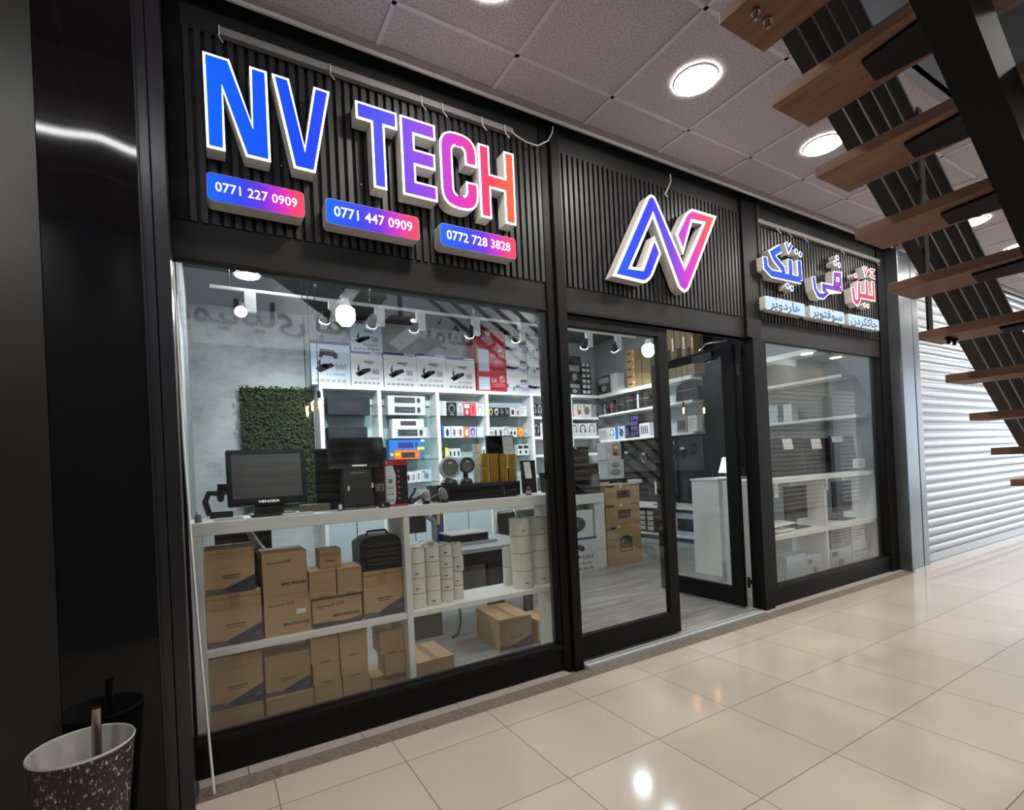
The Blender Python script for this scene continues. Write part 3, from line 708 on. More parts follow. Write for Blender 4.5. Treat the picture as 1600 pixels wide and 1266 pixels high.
# --- cartons
def span(px0, py0, px1, py1, y):
    my, mx = (py0+py1)/2, (px0+px1)/2
    return at(px0, my, y=y).x, at(px1, my, y=y).x, at(mx, py1, y=y).z, at(mx, py0, y=y).z
def carton(b_or_none, x0, x1, y0, y1, z0, z1, style, rnd):
    b = b_or_none
    b.box(x0, x1, y0, y1, z0, z1, 'brown')
    w, h, e = x1-x0, z1-z0, .0012
    f = lambda u, v: (x0+u*w, y0-e, z0+v*h)
    g = lambda u, v: (x0+u*w, y0-2*e, z0+v*h)
    # tape over the top seam and down the front
    b.quad([(x0+.42*w, y0, z1+e), (x0+.58*w, y0, z1+e), (x0+.58*w, y1, z1+e), (x0+.42*w, y1, z1+e)], 'brown_tape')
    if style in ('qr', 'qrtape'):
        b.quad([f(0, 0), f(.45, 0), f(.34, .1), f(0, .13)], 'carton_grey'); b.quad([f(.34, .1), f(.45, 0), f(1, 0), f(1, .36)], 'carton_blue')
        b.quad([f(.32, .385), f(.7, .385), f(.7, .41), f(.32, .41)], 'ink_soft'); b.quad([f(.35, .335), f(.67, .335), f(.67, .352), f(.35, .352)], 'ink_soft')
        b.quad([g(.86, .12), g(.875, .12), g(.9, .19), g(.885, .19)], 'grey_box'); b.quad([g(.91, .13), g(.925, .13), g(.95, .2), g(.935, .2)], 'grey_box')
        b.quad([f(0, .905), f(1, .905), f(1, .915), f(0, .915)], 'brown_dark')
    if style == 'qrtape': b.quad([f(.4, .72), f(.6, .72), f(.6, 1), f(.4, 1)], 'brown_tape')
    if style in ('mini', 'minib', 'minis'):
        b.text('Xprinter® 芯烨', f(.36, .77), .085*w, 'ink', bold=.004)
        b.text('MINI PRINTER', f(.68, .25 if style != 'minib' else .36), .092*w, 'ink', bold=.02)
        if style == 'minib': b.quad([f(0, 0), f(1, 0), f(1, .1), f(0, .2)], 'carton_blue'); b.quad([f(.7, .13), f(1, .1), f(1, .25)], 'carton_grey')
        if style == 'minis': b.quad([g(.68, .48), g(.89, .48), g(.89, .6), g(.68, .6)], 'paper')
        b.quad([f(.42, 0), f(.58, 0), f(.58, .03), f(.42, .03)], 'brown_tape')
    if style == 'plain':
        b.quad([f(0, .93), f(1, .93), f(1, .94), f(0, .94)], 'brown_dark')
        b.quad([f(.3, .0), f(.7, .0), f(.66, .07), f(.34, .07)], 'brown_dark')
    if style == 'fold':
        b.quad([f(.2, .35), f(.8, .35), f(1, .8), f(0, .8)], 'brown_tape'); b.quad([f(.25, .12), f(.75, .12), f(.66, .4), f(.34, .4)], 'brown')
def stack(y, items, base, depth=.27):
    """items from the bottom up: (px0, pytop, px1, style, label[, shift])"""
    z = base
    for it in items:
        px0, pt, px1, style, label = it[:5]; dy = it[5] if len(it) > 5 else 0; dp = it[6] if len(it) > 6 else depth
        mx = (px0+px1)/2; zt = at(mx, pt, y=y+dy).z
        if base < .1: zt = min(zt, CM-.038)
        pm = pt+30; x0, x1 = at(px0, pm, y=y+dy).x, at(px1, pm, y=y+dy).x
        x0 = max(x0, -.036)
        if (x0+x1)/2 < 1.06: x1 = min(x1, 1.056)
        b = MB(); carton(b, x0, x1, y+dy, y+dy+dp, z+.0005, zt, style, 0)
        tag(mk('cardboard_box', b, bevel=.002), label, 'box', 'brown cardboard boxes in the window counter')
        z = zt+.0005
def fl_stack(*a, **k): return stack(*a, **k)
Y = .17
stack(Y, [(322, 926, 409, 'qrtape', 'large brown carton with dark corner, left end of the middle shelf'), (320, 858, 398, 'qr', 'open brown carton sitting atop the leftmost one on the middle shelf')], CM)
stack(Y, [(413, 929, 486, 'minis', 'brown mini printer carton with white sticker on the middle shelf'), (410, 863, 480, 'mini', 'tall brown mini printer carton stacked above the one with white sticker')], CM)
stack(Y, [(489, 934, 566, 'minib', 'brown mini printer carton with blue base under two small boxes')], CM)
zt = at(527, 930, y=Y).z
stack(Y-.01, [(484, 891, 526, 'plain', 'small plain brown box, left of the pair above the mini printer carton'), (500, 858, 534, 'fold', 'smallest brown box with folded end flap, topmost of its stack', .03, .14)], zt, .2)
stack(Y-.015, [(527.5, 886, 566, 'plain', 'small plain brown box, right of the pair above the mini printer carton')], zt, .2)
stack(Y, [(568, 890, 630, 'qrtape', 'brown carton with tape and dark corner under the black ribbed case')], CM)
stack(Y, [(327, 1104, 413, 'plain', 'plain brown carton on the floor, bottom left corner of window'), (325, 1024, 411, 'qrtape', 'big brown carton with dark corner, left end below the middle shelf')], FL)
stack(Y, [(417, 1085, 492, 'plain', 'plain brown carton on the floor, second from the left'), (414, 1021, 486, 'qr', 'brown carton with dark corner beside three-high columns of small boxes', .02)], FL)
for c, (xs_, w) in enumerate((((493, 490, 486), 'first'), ((537, 534, 531), 'second'))):
    for_items = []
    tops = ((1066, 1035, 992), (1055, 1024, 984))[c]
    for k in range(3): for_items.append((xs_[k], tops[k], xs_[k]+(42.5, 42, 43.5)[k], 'plain', 'small plain brown box, %s of the %s three-high column from left' % (('bottom', 'middle', 'top')[k], w)))
    stack(Y-.005, for_items, FL, .2)
stack(Y+.06, [(582, 1052, 642, 'plain', 'low brown box on the floor under two small boxes by the divider'), (603, 1021, 637, 'plain', 'small brown box leaning out, lower of the pair by the divider', -.04, .18), (594, 985, 631, 'plain', 'small brown box at top of the pair beside the divider', -.02, .18)], FL, .2)
def rot_carton(cx, cy, w, d, h, ang, z, style, label):
    b = MB(); b.T = Matrix.Translation((cx, cy, z)) @ Matrix.Rotation(math.radians(ang), 4, 'Z')
    carton(b, -w/2, w/2, -d/2, d/2, 0, h, style, 0); tag(mk('cardboard_box', b, bevel=.002), label, 'box', 'brown cardboard boxes in the window counter')
rot_carton(1.375, .68, .29, .4, .115, 1, FL, 'plain', 'flat brown box alone on the floor right of the divider')
rot_carton(2.145, .83, .3, .48, .25, -4, FL, 'qr', 'brown carton on the floor showing its long left side')
rot_carton(2.445, .69, .26, .28, .2, 1, FL, 'qr', 'brown carton right of the long one on the floor, by the door post')

# --- black ribbed case on the carton
zt = at(601, 890, y=Y).z+.0012
t = thing('equipment_case', (1.0, .25, zt), 'black ribbed hard case resting on a brown carton', 'case')
x0, x1, _, z1 = span(562, 836, 632, 887, Y); x1 = min(x1, 1.052)
b = MB(); b.prism([roundpoly([(x0, zt+.02), (x0+.03, zt), (x1-.01, zt), (x1, zt+.03), (x1-.005, z1-.03), (x1-.04, z1), (x0+.06, z1-.005), (x0, z1-.04)], .012)], Y+.0, Y+.2, 'plastic_black'); mk('shell', b, t, bevel=.008)
for k in range(5):
    b = MB(); z = zt+.03+.03*k; b.box(x0+.045, x1-.012, Y-.008, Y, z, z+.014, 'plastic_dark'); mk('rib', b, t, bevel=.003)
b = MB(); b.tube([(x0+.07, Y+.1, z1-.005), (x0+.08, Y+.1, z1+.02), (x1-.07, Y+.1, z1+.02), (x1-.05, Y+.1, z1-.005)], .008, 'plastic_black'); mk('handle', b, t)

# --- paper label rolls
def roll_column(cx, cy, r, heights, names, base, offs=None):
    z = base
    for k, h in enumerate(heights):
        ox, oy = offs[k] if offs else (0, 0)
        b = MB(); c = (cx+ox, cy+oy, z); hh = h-.0012
        top = 'yellow_paper' if (k == len(heights)-1 and 'left group' in names[k]) else 'roll_paper'
        b.lathe([(.018, 0), (r-.0015, 0), (r, .0018), (r, hh-.0018), (r-.0015, hh)], c, ['roll_paper', 'roll_seam', 'roll_paper', 'roll_seam'], 28)
        b.lathe([(r-.0015, hh), (r-.008, hh)], c, top, 28); b.lathe([(r-.008, hh), (.018, hh)], c, 'roll_paper', 28); b.lathe([(.018, hh), (.018, 0)], c, 'brown', 16)
        if (k+len(names[k])) % 2: b.box(c[0]-.03, c[0]-.005, c[1]-r-.001, c[1]-r+.004, z+h*.3, z+h*.3+.006, 'ink')
        tag(mk('label_roll', b), names[k], 'paper roll', 'white label rolls on the middle shelf')
        z += h
def rollset(px0, px1, ptop, n, side, y, base, offs=None, r=None):
    base += .0008
    mx = (px0+px1)/2; zt = at(mx, ptop, y=y).z; h = (zt-base)/n
    xa, xb = at(px0, ptop+40, y=y).x, at(px1, ptop+40, y=y).x; r = r or (xb-xa)/2*.97
    xb = min(xb, 2.266); xa = xb-2*r/.97
    O = ('bottom', 'second', 'third', 'fourth', 'fifth')
    nm = ['white label roll, %s, of %s' % ('topmost' if k == n-1 else O[k]+(' from bottom' if k else ''), side) for k in range(n)]
    roll_column((xa+xb)/2, y, r, [h]*n, nm, base, offs)
rollset(637.5, 664, 856, 4, 'first column from divider, left group', .235, CM)
rollset(663.5, 687, 853, 4, 'second column from divider, left group', .24, CM)
rollset(686.5, 707, 850, 5, 'third column from divider, left group', .245, CM)
rollset(706, 722, 847, 4, 'fourth and thinnest column from divider, left group', .25, CM, offs=[(0, 0), (0, 0), (.008, -.004), (-.002, 0)])
rollset(787, 804, 856, 2, 'short column behind the right group', .385, CM)
rollset(799, 829, 809, 4, 'tall column nearest the glass, right group', .24, CM, offs=[(.006, 0), (.004, 0), (0, .002), (-.003, 0)])
rollset(829.5, 855, 807, 4, 'tall column against the right side panel', .27, CM)

# --- on the worktop
def monitor_text(b, s, p, size, m='white_print'): b.text(s, p, size, m, bold=.0, squeeze=1.5)
t = thing('monitor', (.33, .3, CT), 'large black monitor with grey screen, leftmost on the white counter', 'monitor', 'monitors on the white counter')
x0, x1, z0, z1 = span(353, 701, 480, 789, .3)
T = Matrix.Translation(((x0+x1)/2, .3, z0)) @ Matrix.Rotation(math.radians(-9), 4, 'X'); W, H = (x1-x0)*.99, z1-z0
b = MB(); b.T = T; b.prism([rrect(-W/2, W/2, 0, H, .012)], 0, .03, 'bezel'); mk('housing', b, t, bevel=.002)
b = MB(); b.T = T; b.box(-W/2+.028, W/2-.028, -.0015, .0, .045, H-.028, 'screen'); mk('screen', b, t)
b = MB(); b.T = T; monitor_text(b, 'VENGEX', (0, -.0015, .021), .02); mk('logo', b, t, fix=False)
b = MB(); b.cone(((x0+x1)/2, .385, CT+.015), ((x0+x1)/2, .385, z0+.09), .04, .03, 'plastic_black', 16); b.box((x0+x1)/2-.08, (x0+x1)/2+.08, .31, .36, CT+.012, z0-.004, 'plastic_black'); mk('stand', b, t)
b = MB(); b.prism([rrect((x0+x1)/2-.1, (x0+x1)/2+.14, CT, CT+.014, .004)], .22, .42, 'plastic_dark'); mk('base', b, t)

t = thing('pos_monitor', (.85, .3, CT), 'black point of sale touchscreen raised on a tall printer stand', 'monitor', 'monitors on the white counter')
x0, x1, z0, z1 = span(511, 682, 600, 732, .3); cx = (x0+x1)/2
T = Matrix.Translation((cx, .27, z0)) @ Matrix.Rotation(math.radians(-14), 4, 'X'); W, H = x1-x0, z1-z0
b = MB(); b.T = T; b.prism([rrect(-W/2, W/2, 0, H, .008)], 0, .025, 'bezel'); mk('housing', b, t, bevel=.002)
b = MB(); b.T = T; b.box(-W/2+.018, W/2-.018, -.0015, 0, .035, H-.018, 'screen_black'); mk('screen', b, t)
b = MB(); b.T = T; monitor_text(b, 'VENGEX', (.01, -.0015, .017), .017); mk('logo', b, t, fix=False)
sx0, sx1, _, sz1 = span(537, 738, 584, 795, .25)
b = MB(); b.hexa([(sx0, .24, CT+.01), (sx1, .24, CT+.01), (sx1, .4, CT+.01), (sx0, .4, CT+.01)], [(sx0+.005, .28, z0+.03), (sx1-.005, .28, z0+.03), (sx1-.005, .33, z0+.03), (sx0+.005, .33, z0+.03)], 'plastic_dark'); mk('stand', b, t, bevel=.006)
b = MB(); monitor_text(b, 'VENGEX', ((sx0+sx1)/2, .262, z0-.03), .016, 'silver_box'); mk('stand_logo', b, t, fix=False)
b = MB(); b.box(sx0-.02, sx1, .2, .42, CT, CT+.012, 'plastic_grey'); mk('base', b, t, bevel=.003)
b = MB(); b.box(sx0+.02, sx0+.032, .222, .226, CT+.12, CT+.15, 'paper'); b.box(sx1-.02, sx1-.008, .222, .226, CT+.13, CT+.16, 'paper'); b.box(sx0+.07, sx0+.14, .2, .23, CT+.012, CT+.03, 'plastic_black'); mk('card_reader', b, t)

x0, x1, z0, z1 = span(493, 700, 606, 790, .42)
b = MB(); b.box(x0, x1, .425, .445, CT, z1, 'plastic_black'); tag(mk('back_panel_screen', b, bevel=.004), 'flat black panel standing behind the raised touchscreen', 'screen')
x0, x1, z0, z1 = span(585, 733, 606, 778, .36)
t = thing('speaker', ((x0+x1)/2, .37, CT), 'small dark speaker with a pale badge beside the red power strip pack', 'speaker')
b = MB(); b.box(x0, x1, .36, .42, CT, z1, 'plastic_dark'); mk('cabinet', b, t, bevel=.004)
b = MB(); b.box(x0+.006, x1-.008, .3575, .36, CT+.1, CT+.15, 'grey_box'); b.cone(((x0+x1)/2, .357, CT+.11), ((x0+x1)/2, .357, CT+.14), .003, .003, 'ink', 6); b.ball(((x0+x1)/2, .357, CT+.112), .007, .002, .007, 'ink', 8, 6); mk('badge', b, t)
x0, x1, z0, z1 = span(469, 781, 523, 796, .36)
x1 = min(x1, .66); b = MB(); b.box(x0, x1, .33, .42, CT, CT+.045, 'olive_box'); tag(mk('flat_box', b, bevel=.002), 'flat olive box lying between the two counter monitors', 'box')
x0, x1, _, _ = span(583, 778, 607, 793, .2)
x0, x1 = .928, .985
b = MB(); b.box(x0, x1, .14, .195, CT+.0, CT+.035, 'plastic_dark'); b.box(x0+.008, x0+.018, .138, .14, CT+.012, CT+.022, 'paper'); tag(mk('cable_box', b, bevel=.003), 'low dark box with a white dot at the foot of the touchscreen', 'device')
b = MB(); b.cone((.69, .2, CT), (.69, .2, CT+.045), .013, .013, 'plastic_black', 12); b.box(.68, .7, .186, .188, CT+.008, CT+.04, 'paper'); tag(mk('ink_bottle', b), 'tiny black bottle with white label left of the touchscreen stand', 'bottle')
b = MB(); b.box(.36, .53, .135, .212, CT, CT+.012, 'paper'); tag(mk('keyboard', b, bevel=.003), 'white keyboard lying in front of the leftmost monitor', 'keyboard')
b = MB(); b.prism([rrect(.02, .16, CT+.0, CT+.012, .003)], .17, .26, 'white_box'); tag(mk('notepad', b), 'thin white pad at left end of the counter', 'pad')
# little bottle at the left end
t = thing('bottle', (-.055, .2, CT), 'little clear bottle with white cap at the counter left end', 'bottle', 'small bottles on the counter')
b = MB(); b.lathe([(0, 0), (.016, 0), (.017, .006), (.017, .035), (.01, .045)], (-.055, .2, CT), 'plastic_grey', 16); mk('body', b, t)
b = MB(); b.lathe([(.012, .044), (.012, .062), (0, .062)], (-.055, .2, CT), 'paper', 16); mk('cap', b, t)
# gimbal / barcode stand at the left end
t = thing('gimbal_stand', (.03, .45, CT), 'black articulated stand with round head left of the large monitor', 'stand')
b = MB(); b.prism([rrect(-.0, .12, CT, CT+.04, .01)],   .41, .5, 'plastic_black'); mk('base', b, t, bevel=.004)
b = MB(); b.tube([(-.0, .45, CT+.02), (-.02, .45, CT+.1), (.0, .45, CT+.15), (.05, .45, CT+.145)], .017, 'plastic_black', 10); mk('arm', b, t)
b = MB(); b.ball((.075, .45, CT+.16), .035, .03, .028, 'plastic_black'); b.box(.045, .1, .42, .48, CT+.17, CT+.2, 'plastic_black'); b.ball((.06, .45, CT+.12), .02, .02, .028, 'plastic_black'); mk('head', b, t)
# cash drawer
x0, x1, z0, z1 = span(684, 752, 815, 790, .22); ztop = CT+.115
t = thing('cash_drawer', ((x0+x1)/2, .28, CT), 'wide black metal cash drawer with a key in its lock', 'cash drawer')
b = MB(); b.box(x0, x1, .235, .43, CT+.008, ztop, 'plastic_black'); mk('housing', b, t, bevel=.003)
b = MB(); b.box(x0+.1, x1-.005, .226, .236, CT+.015, ztop-.02, 'bezel'); mk('drawer_front', b, t, bevel=.002)
kx = at(785, 770, y=.226).x
b = MB(); b.cone((kx, .227, CT+.07), (kx, .218, CT+.07), .011, .011, 'chrome', 12); lk = mk('lock', b, t)
b = MB(); b.box(kx-.003, kx+.003, .198, .218, CT+.06, CT+.08, 'chrome'); b.box(kx-.001, kx+.009, .203, .208, CT+.02, CT+.06, 'chrome'); mk('key', b, lk)
for dx in (x0+.04, x1-.04):
    b = MB(); b.cone((dx, .26, CT), (dx, .26, CT+.009), .012, .012, 'plastic_black', 10); mk('foot', b, t)
# red power strip pack
x0, x1, z0, z1 = span(603, 718, 637, 792, .2)
t = thing('power_strip_pack', ((x0+x1)/2, .22, CT), 'red and white power strip in retail pack on the counter', 'packaged goods')
b = MB(); b.box(x0, x1, .2, .245, CT, CT+.015, 'red'); b.box(x0, x1, .2, .245, z1-.038, z1, 'red'); b.box(x0+.0, x1, .235, .245, CT+.015, z1-.038, 'red_dark'); b.box(x0+.066, x1, .2, .235, CT+.015, z1-.038, 'dark_box')
for k in range(6): b.ball((x0+.085, .2, CT+.05+.036*k), .008, .002, .008, 'pink', 8, 6)
b.quad([(x0+.006, .199, z1-.03), (x0+.012, .199, z1-.03), (x0+.012, .199, z1-.008), (x0+.006, .199, z1-.008)], 'paper'); b.quad([(x0+.03, .199, z1-.026), (x0+.055, .199, z1-.026), (x0+.055, .199, z1-.012), (x0+.03, .199, z1-.012)], 'pink')
mk('pack', b, t)
b = MB(); b.prism([roundpoly([(x0+.003, CT+.016), (x0+.052, CT+.016), (x0+.064, CT+.06), (x0+.066, z1-.1), (x0+.05, z1-.04), (x0+.003, z1-.04)], .008)], .197, .232, 'white_box')
for k in range(4):
    z = CT+.035+.04*k
    if k < 3: b.box(x0+.012, x0+.018, .1955, .197, z, z+.012, 'plastic_dark'); b.box(x0+.036, x0+.042, .1955, .197, z, z+.012, 'plastic_dark'); b.box(x0+.023, x0+.031, .1955, .197, z+.004, z+.008, 'plastic_dark')
    else: b.box(x0+.015, x0+.042, .1955, .197, z, z+.008, 'plastic_dark'); b.box(x0+.015, x0+.042, .1955, .197, z+.014, z+.022, 'plastic_dark')
mk('power_strip', b, t)
# handheld barcode scanners
def scanner(px, py, label, sc=1.):
    p = at(px, py, y=.17); x = p.x
    t = thing('barcode_scanner', (x, .17, CT), label, 'scanner', 'scanners on the counter')
    b = MB(); b.T = Matrix.Translation((x, .17, CT+.048*sc)) @ Matrix.Rotation(math.radians(-25), 4, 'X'); b.ball((0, 0, 0), .03*sc, .032*sc, .05*sc, 'plastic_grey', 18, 12); mk('head', b, t)
    b = MB(); b.box(x-.022*sc, x+.022*sc, .135, .17, CT+.002, CT+.026*sc, 'plastic_black'); mk('window', b, t, bevel=.004)
    b = MB(); b.tube([(x-.015, .185, CT+.055), (x-.045, .195, CT+.04), (x-.075, .205, CT+.018)], .014*sc, 'plastic_dark', 10); mk('grip', b, t)
    b = MB(); b.box(x-.008, x+.014, .133, .139, CT+.034*sc, CT+.04*sc, 'paper'); mk('mark', b, t)
scanner(664, 780, 'grey handheld scanner, left of the two by the cash drawer', .9)
scanner(692, 777, 'grey handheld scanner, right of the two by the cash drawer', 1.1)
x0, x1, z0, z1 = span(655, 766, 671, 786, .3)
b = MB(); b.box(x0, x1, .29, .35, CT, z1, 'white_box'); tag(mk('small_carton', b, bevel=.002), 'small white carton standing behind the left scanner', 'box')
b = MB(); b.tube([(1.17, .3, CT+.01), (1.18, .3, CT+.05), (1.2, .3, CT+.07), (1.215, .3, CT+.1), (1.205, .3, CT+.11)], .008, 'plastic_black', 8); b.box(1.15, 1.19, .27, .33, CT, CT+.015, 'plastic_black'); tag(mk('cable_holder', b), 'small black cable holder beside the power strip pack', 'holder')
# presentation scanners on the drawer
def pres(px, py, rpx, label, rim):
    y = .285; p = at(px, py, y=y); r = rpx/FPX*((p-CAM).dot(AW)); x, z = p.x, p.z
    t = thing('presentation_scanner', (x, .31, ztop), label, 'scanner', 'hands-free scanners on the cash drawer')
    b = MB(); b.lathe([(0, -.004), (r*.8, 0)], (x, y, z), 'plastic_grey', 28, 'y'); b.lathe([(r*.8, 0), (r*.82, -.008), (r, -.006), (r, .02), (r*.7, .06), (0, .07)], (x, y, z), [rim, rim, rim, 'plastic_dark', 'plastic_dark'], 28, 'y'); mk('head', b, t)
    b = MB(); b.box(x-.012, x+.012, y-.008, y-.003, z+r*.35, z+r*.5, 'paper'); mk('mark', b, t)
    b = MB(); b.cone((x, .32, ztop+.02), (x, .32, z), .02, .016, 'plastic_dark', 12); mk('neck', b, t)
    b = MB(); b.lathe([(0, 0), (r*.78, 0), (r*.8, .015), (r*.6, .035), (0, .045)], (x, .31, ztop), 'plastic_dark', 24); mk('base', b, t)
pres(703, 731, 17, 'round scanner with pale rim, left of two on cash drawer', 'silver_box')
pres(730, 727, 12.5, 'round dark scanner, right of two on cash drawer', 'plastic_dark')
# white rolls and ribbon rolls behind
for k, (px, pt, pb) in enumerate(((745, 694, 708), (745, 708, 727), (745, 727, 752))):
    y = .39; za, zb = (ztop if k == 2 else at(px, pb, y=y).z), at(px, pt, y=y).z; x = at(px, pt, y=y).x
    b = MB(); b.lathe([(.015, 0), (.035, 0), (.036, .002), (.036, zb-za-.002), (.035, zb-za), (.015, zb-za), (.015, 0)], (x+(0, .004, .008)[k], y, za), ['roll_paper', 'roll_seam', 'roll_paper', 'roll_seam', 'roll_paper', 'brown'], 24)
    tag(mk('label_roll', b), 'white paper roll on the cash drawer, %s of three' % ('topmost', 'middle', 'lowest')[k], 'paper roll', 'paper rolls on the cash drawer')
for i, (px, w) in enumerate(((759, 'leftmost'), (773, 'second from left'), (787, 'second from right'), (801, 'rightmost'))):
    y = .3+.03*(i % 2); x = at(px, 735, y=y).x; h = (at(px, 709+i*.2, y=y).z-ztop)/2
    for k in range(2):
        b = MB(); b.lathe([(.012, 0), (.031, 0), (.031, h-.001), (.012, h-.001), (.012, 0)], (x, y, ztop+k*h), 'ribbon_gold', 24)
        tag(mk('ribbon_roll', b), 'gold thermal ribbon roll, %s %s on cash drawer' % (w, ('below', 'above')[k]), 'ribbon roll', 'gold ribbon rolls on the cash drawer')
# black monitors at the right end
def slab_monitor(x0, x1, z0, z1, y, lean, label, paper=None, base=CT, mt='screen_black', grp='monitors on the white counter'):
    t = thing('monitor', ((x0+x1)/2, y, base), label, 'monitor', grp)
    T = Matrix.Translation(((x0+x1)/2, y, z0)) @ Matrix.Rotation(math.radians(-lean), 4, 'X'); W, H = x1-x0, z1-z0
    b = MB(); b.T = T; b.box(-W/2, W/2, 0, .025, 0, H, 'bezel'); mk('housing', b, t, bevel=.003)
    b = MB(); b.T = T; b.box(-W/2+.012, W/2-.012, -.0012, 0, .02, H-.012, mt); mk('screen', b, t)
    if z0 > base+.02:
        b = MB(); b.box(-.03+(x0+x1)/2, .03+(x0+x1)/2, y+.03, y+.05, base+.012, z0+H*.4, 'plastic_black'); mk('stand', b, t)
        b = MB(); b.box(-.1+(x0+x1)/2, .1+(x0+x1)/2, y-.03, y+.1, base, base+.014, 'plastic_black'); mk('base', b, t)
    if paper:
        b = MB(); b.T = T; u0, u1, v0, v1 = paper; b.quad([(-W/2+W*u0, -.003, H*v0), (-W/2+W*u1+.01, -.003, H*v0), (-W/2+W*u1, -.003, H*v1), (-W/2+W*u0-.01, -.003, H*v1)], 'paper')
        for k in range(4): zz = H*(v0+(v1-v0)*(.2+.18*k)); b.quad([(-W/2+W*u0+.01, -.0035, zz), (-W/2+W*u1-.01, -.0035, zz), (-W/2+W*u1-.01, -.0035, zz+.002), (-W/2+W*u0+.01, -.0035, zz+.002)], 'ink_soft')
        mk('price_sheet', b, t, fix=False)
x0, x1, z0, z1 = span(766, 680, 809, 760, .415)
slab_monitor(x0, x1, CT, z1, .445, 2, 'black flat panel with a grey price sheet behind the gold rolls', (.6, .95, .45, .98))
b = MB()
t = thing('bottle', (2.085, .25, CT), 'small bottle of dark liquid with red cap near counter right end', 'bottle', 'small bottles on the counter')
bx = at(826, 770, y=.25).x; t.location.x = bx; ORG[t] = Vector(t.location)
b = MB(); b.lathe([(0, 0), (.02, 0), (.021, .008), (.021, .04), (.012, .052)], (bx, .25, CT), 'plastic_dark', 18); b.lathe([(.0212, .01), (.0212, .032)], (bx, .25, CT), 'silver_box', 18); mk('body', b, t)
b = MB(); b.lathe([(.013, .051), (.013, .068), (0, .068)], (bx, .25, CT), 'pink', 16); mk('cap', b, t)

x0, x1, z0, z1 = span(817, 719, 852, 770, .46)
slab_monitor(x0, min(x1, 2.32), CT, z1, .46, 3, 'black flat panel with white sheet at right end of counter by post', (.2, .6, .45, .95))
# --- crumpled film and the desk behind the counter
b = MB(); rn = random.Random(5)
c = [at(388, 829, y=.58), at(396, 843, y=.58), at(404, 856, y=.56), at(416, 872, y=.55)]
for k in range(3):
    p, q = c[k], c[k+1]; b.cone(p, q, .02+.006*k, .026+.005*k, 'silver_film', 9, False)
b.cone(c[0], c[0]+Vector((-.01, 0, .02)), .02, .004, 'silver_film', 9); b.cone(c[3], c[3]+Vector((.01, 0, -.02)), .04, .01, 'silver_film', 9)
tag(mk('plastic_film_bag', b), 'crumpled silver plastic bag behind the open carton', 'bag')
b = MB(); b.box(.02, .34, .62, .66, .6, 1.2, 'panel_black'); b.box(.02, .34, .64, 1.0, FL, .6, 'panel_black'); tag(mk('dark_cabinet', b), 'dark cabinet standing behind the left end of the counter', 'cabinet')
t = thing('desk', (2.3, 1.6, FL), 'white topped desk with black frame behind the label rolls', 'desk')
b = MB(); b.box(1.45, 2.8, 1.25, 2.0, .72, .76, 'desk_top'); mk('desktop', b, t, bevel=.004)
b = MB(); b.box(1.48, 2.77, 1.28, 1.3, .6, .72, 'desk_black'); b.box(1.48, 2.77, 1.93, 1.95, .6, .72, 'desk_black'); mk('apron', b, t)
b = MB(); b.box(1.47, 1.77, 1.29, 1.75, FL, .6, 'plastic_dark'); b.box(1.472, 1.768, 1.284, 1.29, .3, .304, 'ink'); mk('pedestal_drawer', b, t)
b = MB(); b.box(1.77, 2.66, 1.88, 1.9, .12, .6, 'grey_box'); mk('modesty_panel', b, t)
b = MB(); b.box(2.27, 2.41, 1.3, 1.36, FL, .6, 'desk_black'); mk('leg', b, t)
for x in (2.68,):
    for y in (1.3, 1.88):
        b = MB(); b.box(x, x+.08, y, y+.06, FL, .6, 'desk_black'); mk('leg', b, t)
b = MB(); b.box(2.0, 2.5, 1.5, 1.85, .76, .785, 'silver_box'); tag(mk('laptop', b, bevel=.004), 'closed silver laptop lying on the white desk', 'laptop')
b = MB(); b.box(2.02, 2.42, 1.55, 1.85, .786, .86, 'plastic_black'); b.box(2.0, 2.4, 1.53, 1.83, .861, .875, 'paper'); tag(mk('flat_device', b, bevel=.003), 'flat black device topped with white sheets on the laptop', 'device')
b = MB()
for k in range(7): b.ball((1.62+.05*(k % 4)+rn.uniform(-.02, .02), 1.42+.06*(k//4), .80+.02*(k % 3)), .05, .05, .04, 'cloth_white', 12, 8)
tag(mk('white_cloth', b), 'bundled white cloth on the left end of the desk', 'cloth')
b = MB()
for k in range(4): b.ball((1.66+.07*k, 1.31, .785+.008*(k % 2)), .05, .035, .025, 'cloth_red' if k < 1 else 'plastic_black', 12, 8)
tag(mk('pouch', b), 'dark red and black pouch in front of the white cloth', 'pouch')
t = thing('desk_bracket', (1.9, 1.75, .76), 'pale angled monitor bracket standing on the desk', 'bracket')
b = MB(); b.tube([(1.92, 1.75, .77), (1.92, 1.75, 1.0), (1.78, 1.75, 1.12)], .03, 'grey_box', 4); mk('post', b, t)
b = MB(); b.box(1.5, 1.85, 1.78, 1.82, .9, 1.25, 'plastic_dark'); mk('panel', b, t, bevel=.004)
b = MB(); b.box(1.86, 1.98, 1.7, 1.8, .76, .772, 'grey_box'); mk('foot', b, t)
b = MB(); b.box(1.98, 2.07, 1.86, 1.96, .76, 1.12, 'purple'); b.box(2.0, 2.03, 1.858, 1.86, .95, 1.06, 'yellow'); tag(mk('tall_box', b), 'tall purple and yellow box standing on the desk', 'box')
t = thing('office_chair', (3.05, 2.45, FL), 'chrome framed chair behind the white desk', 'chair')
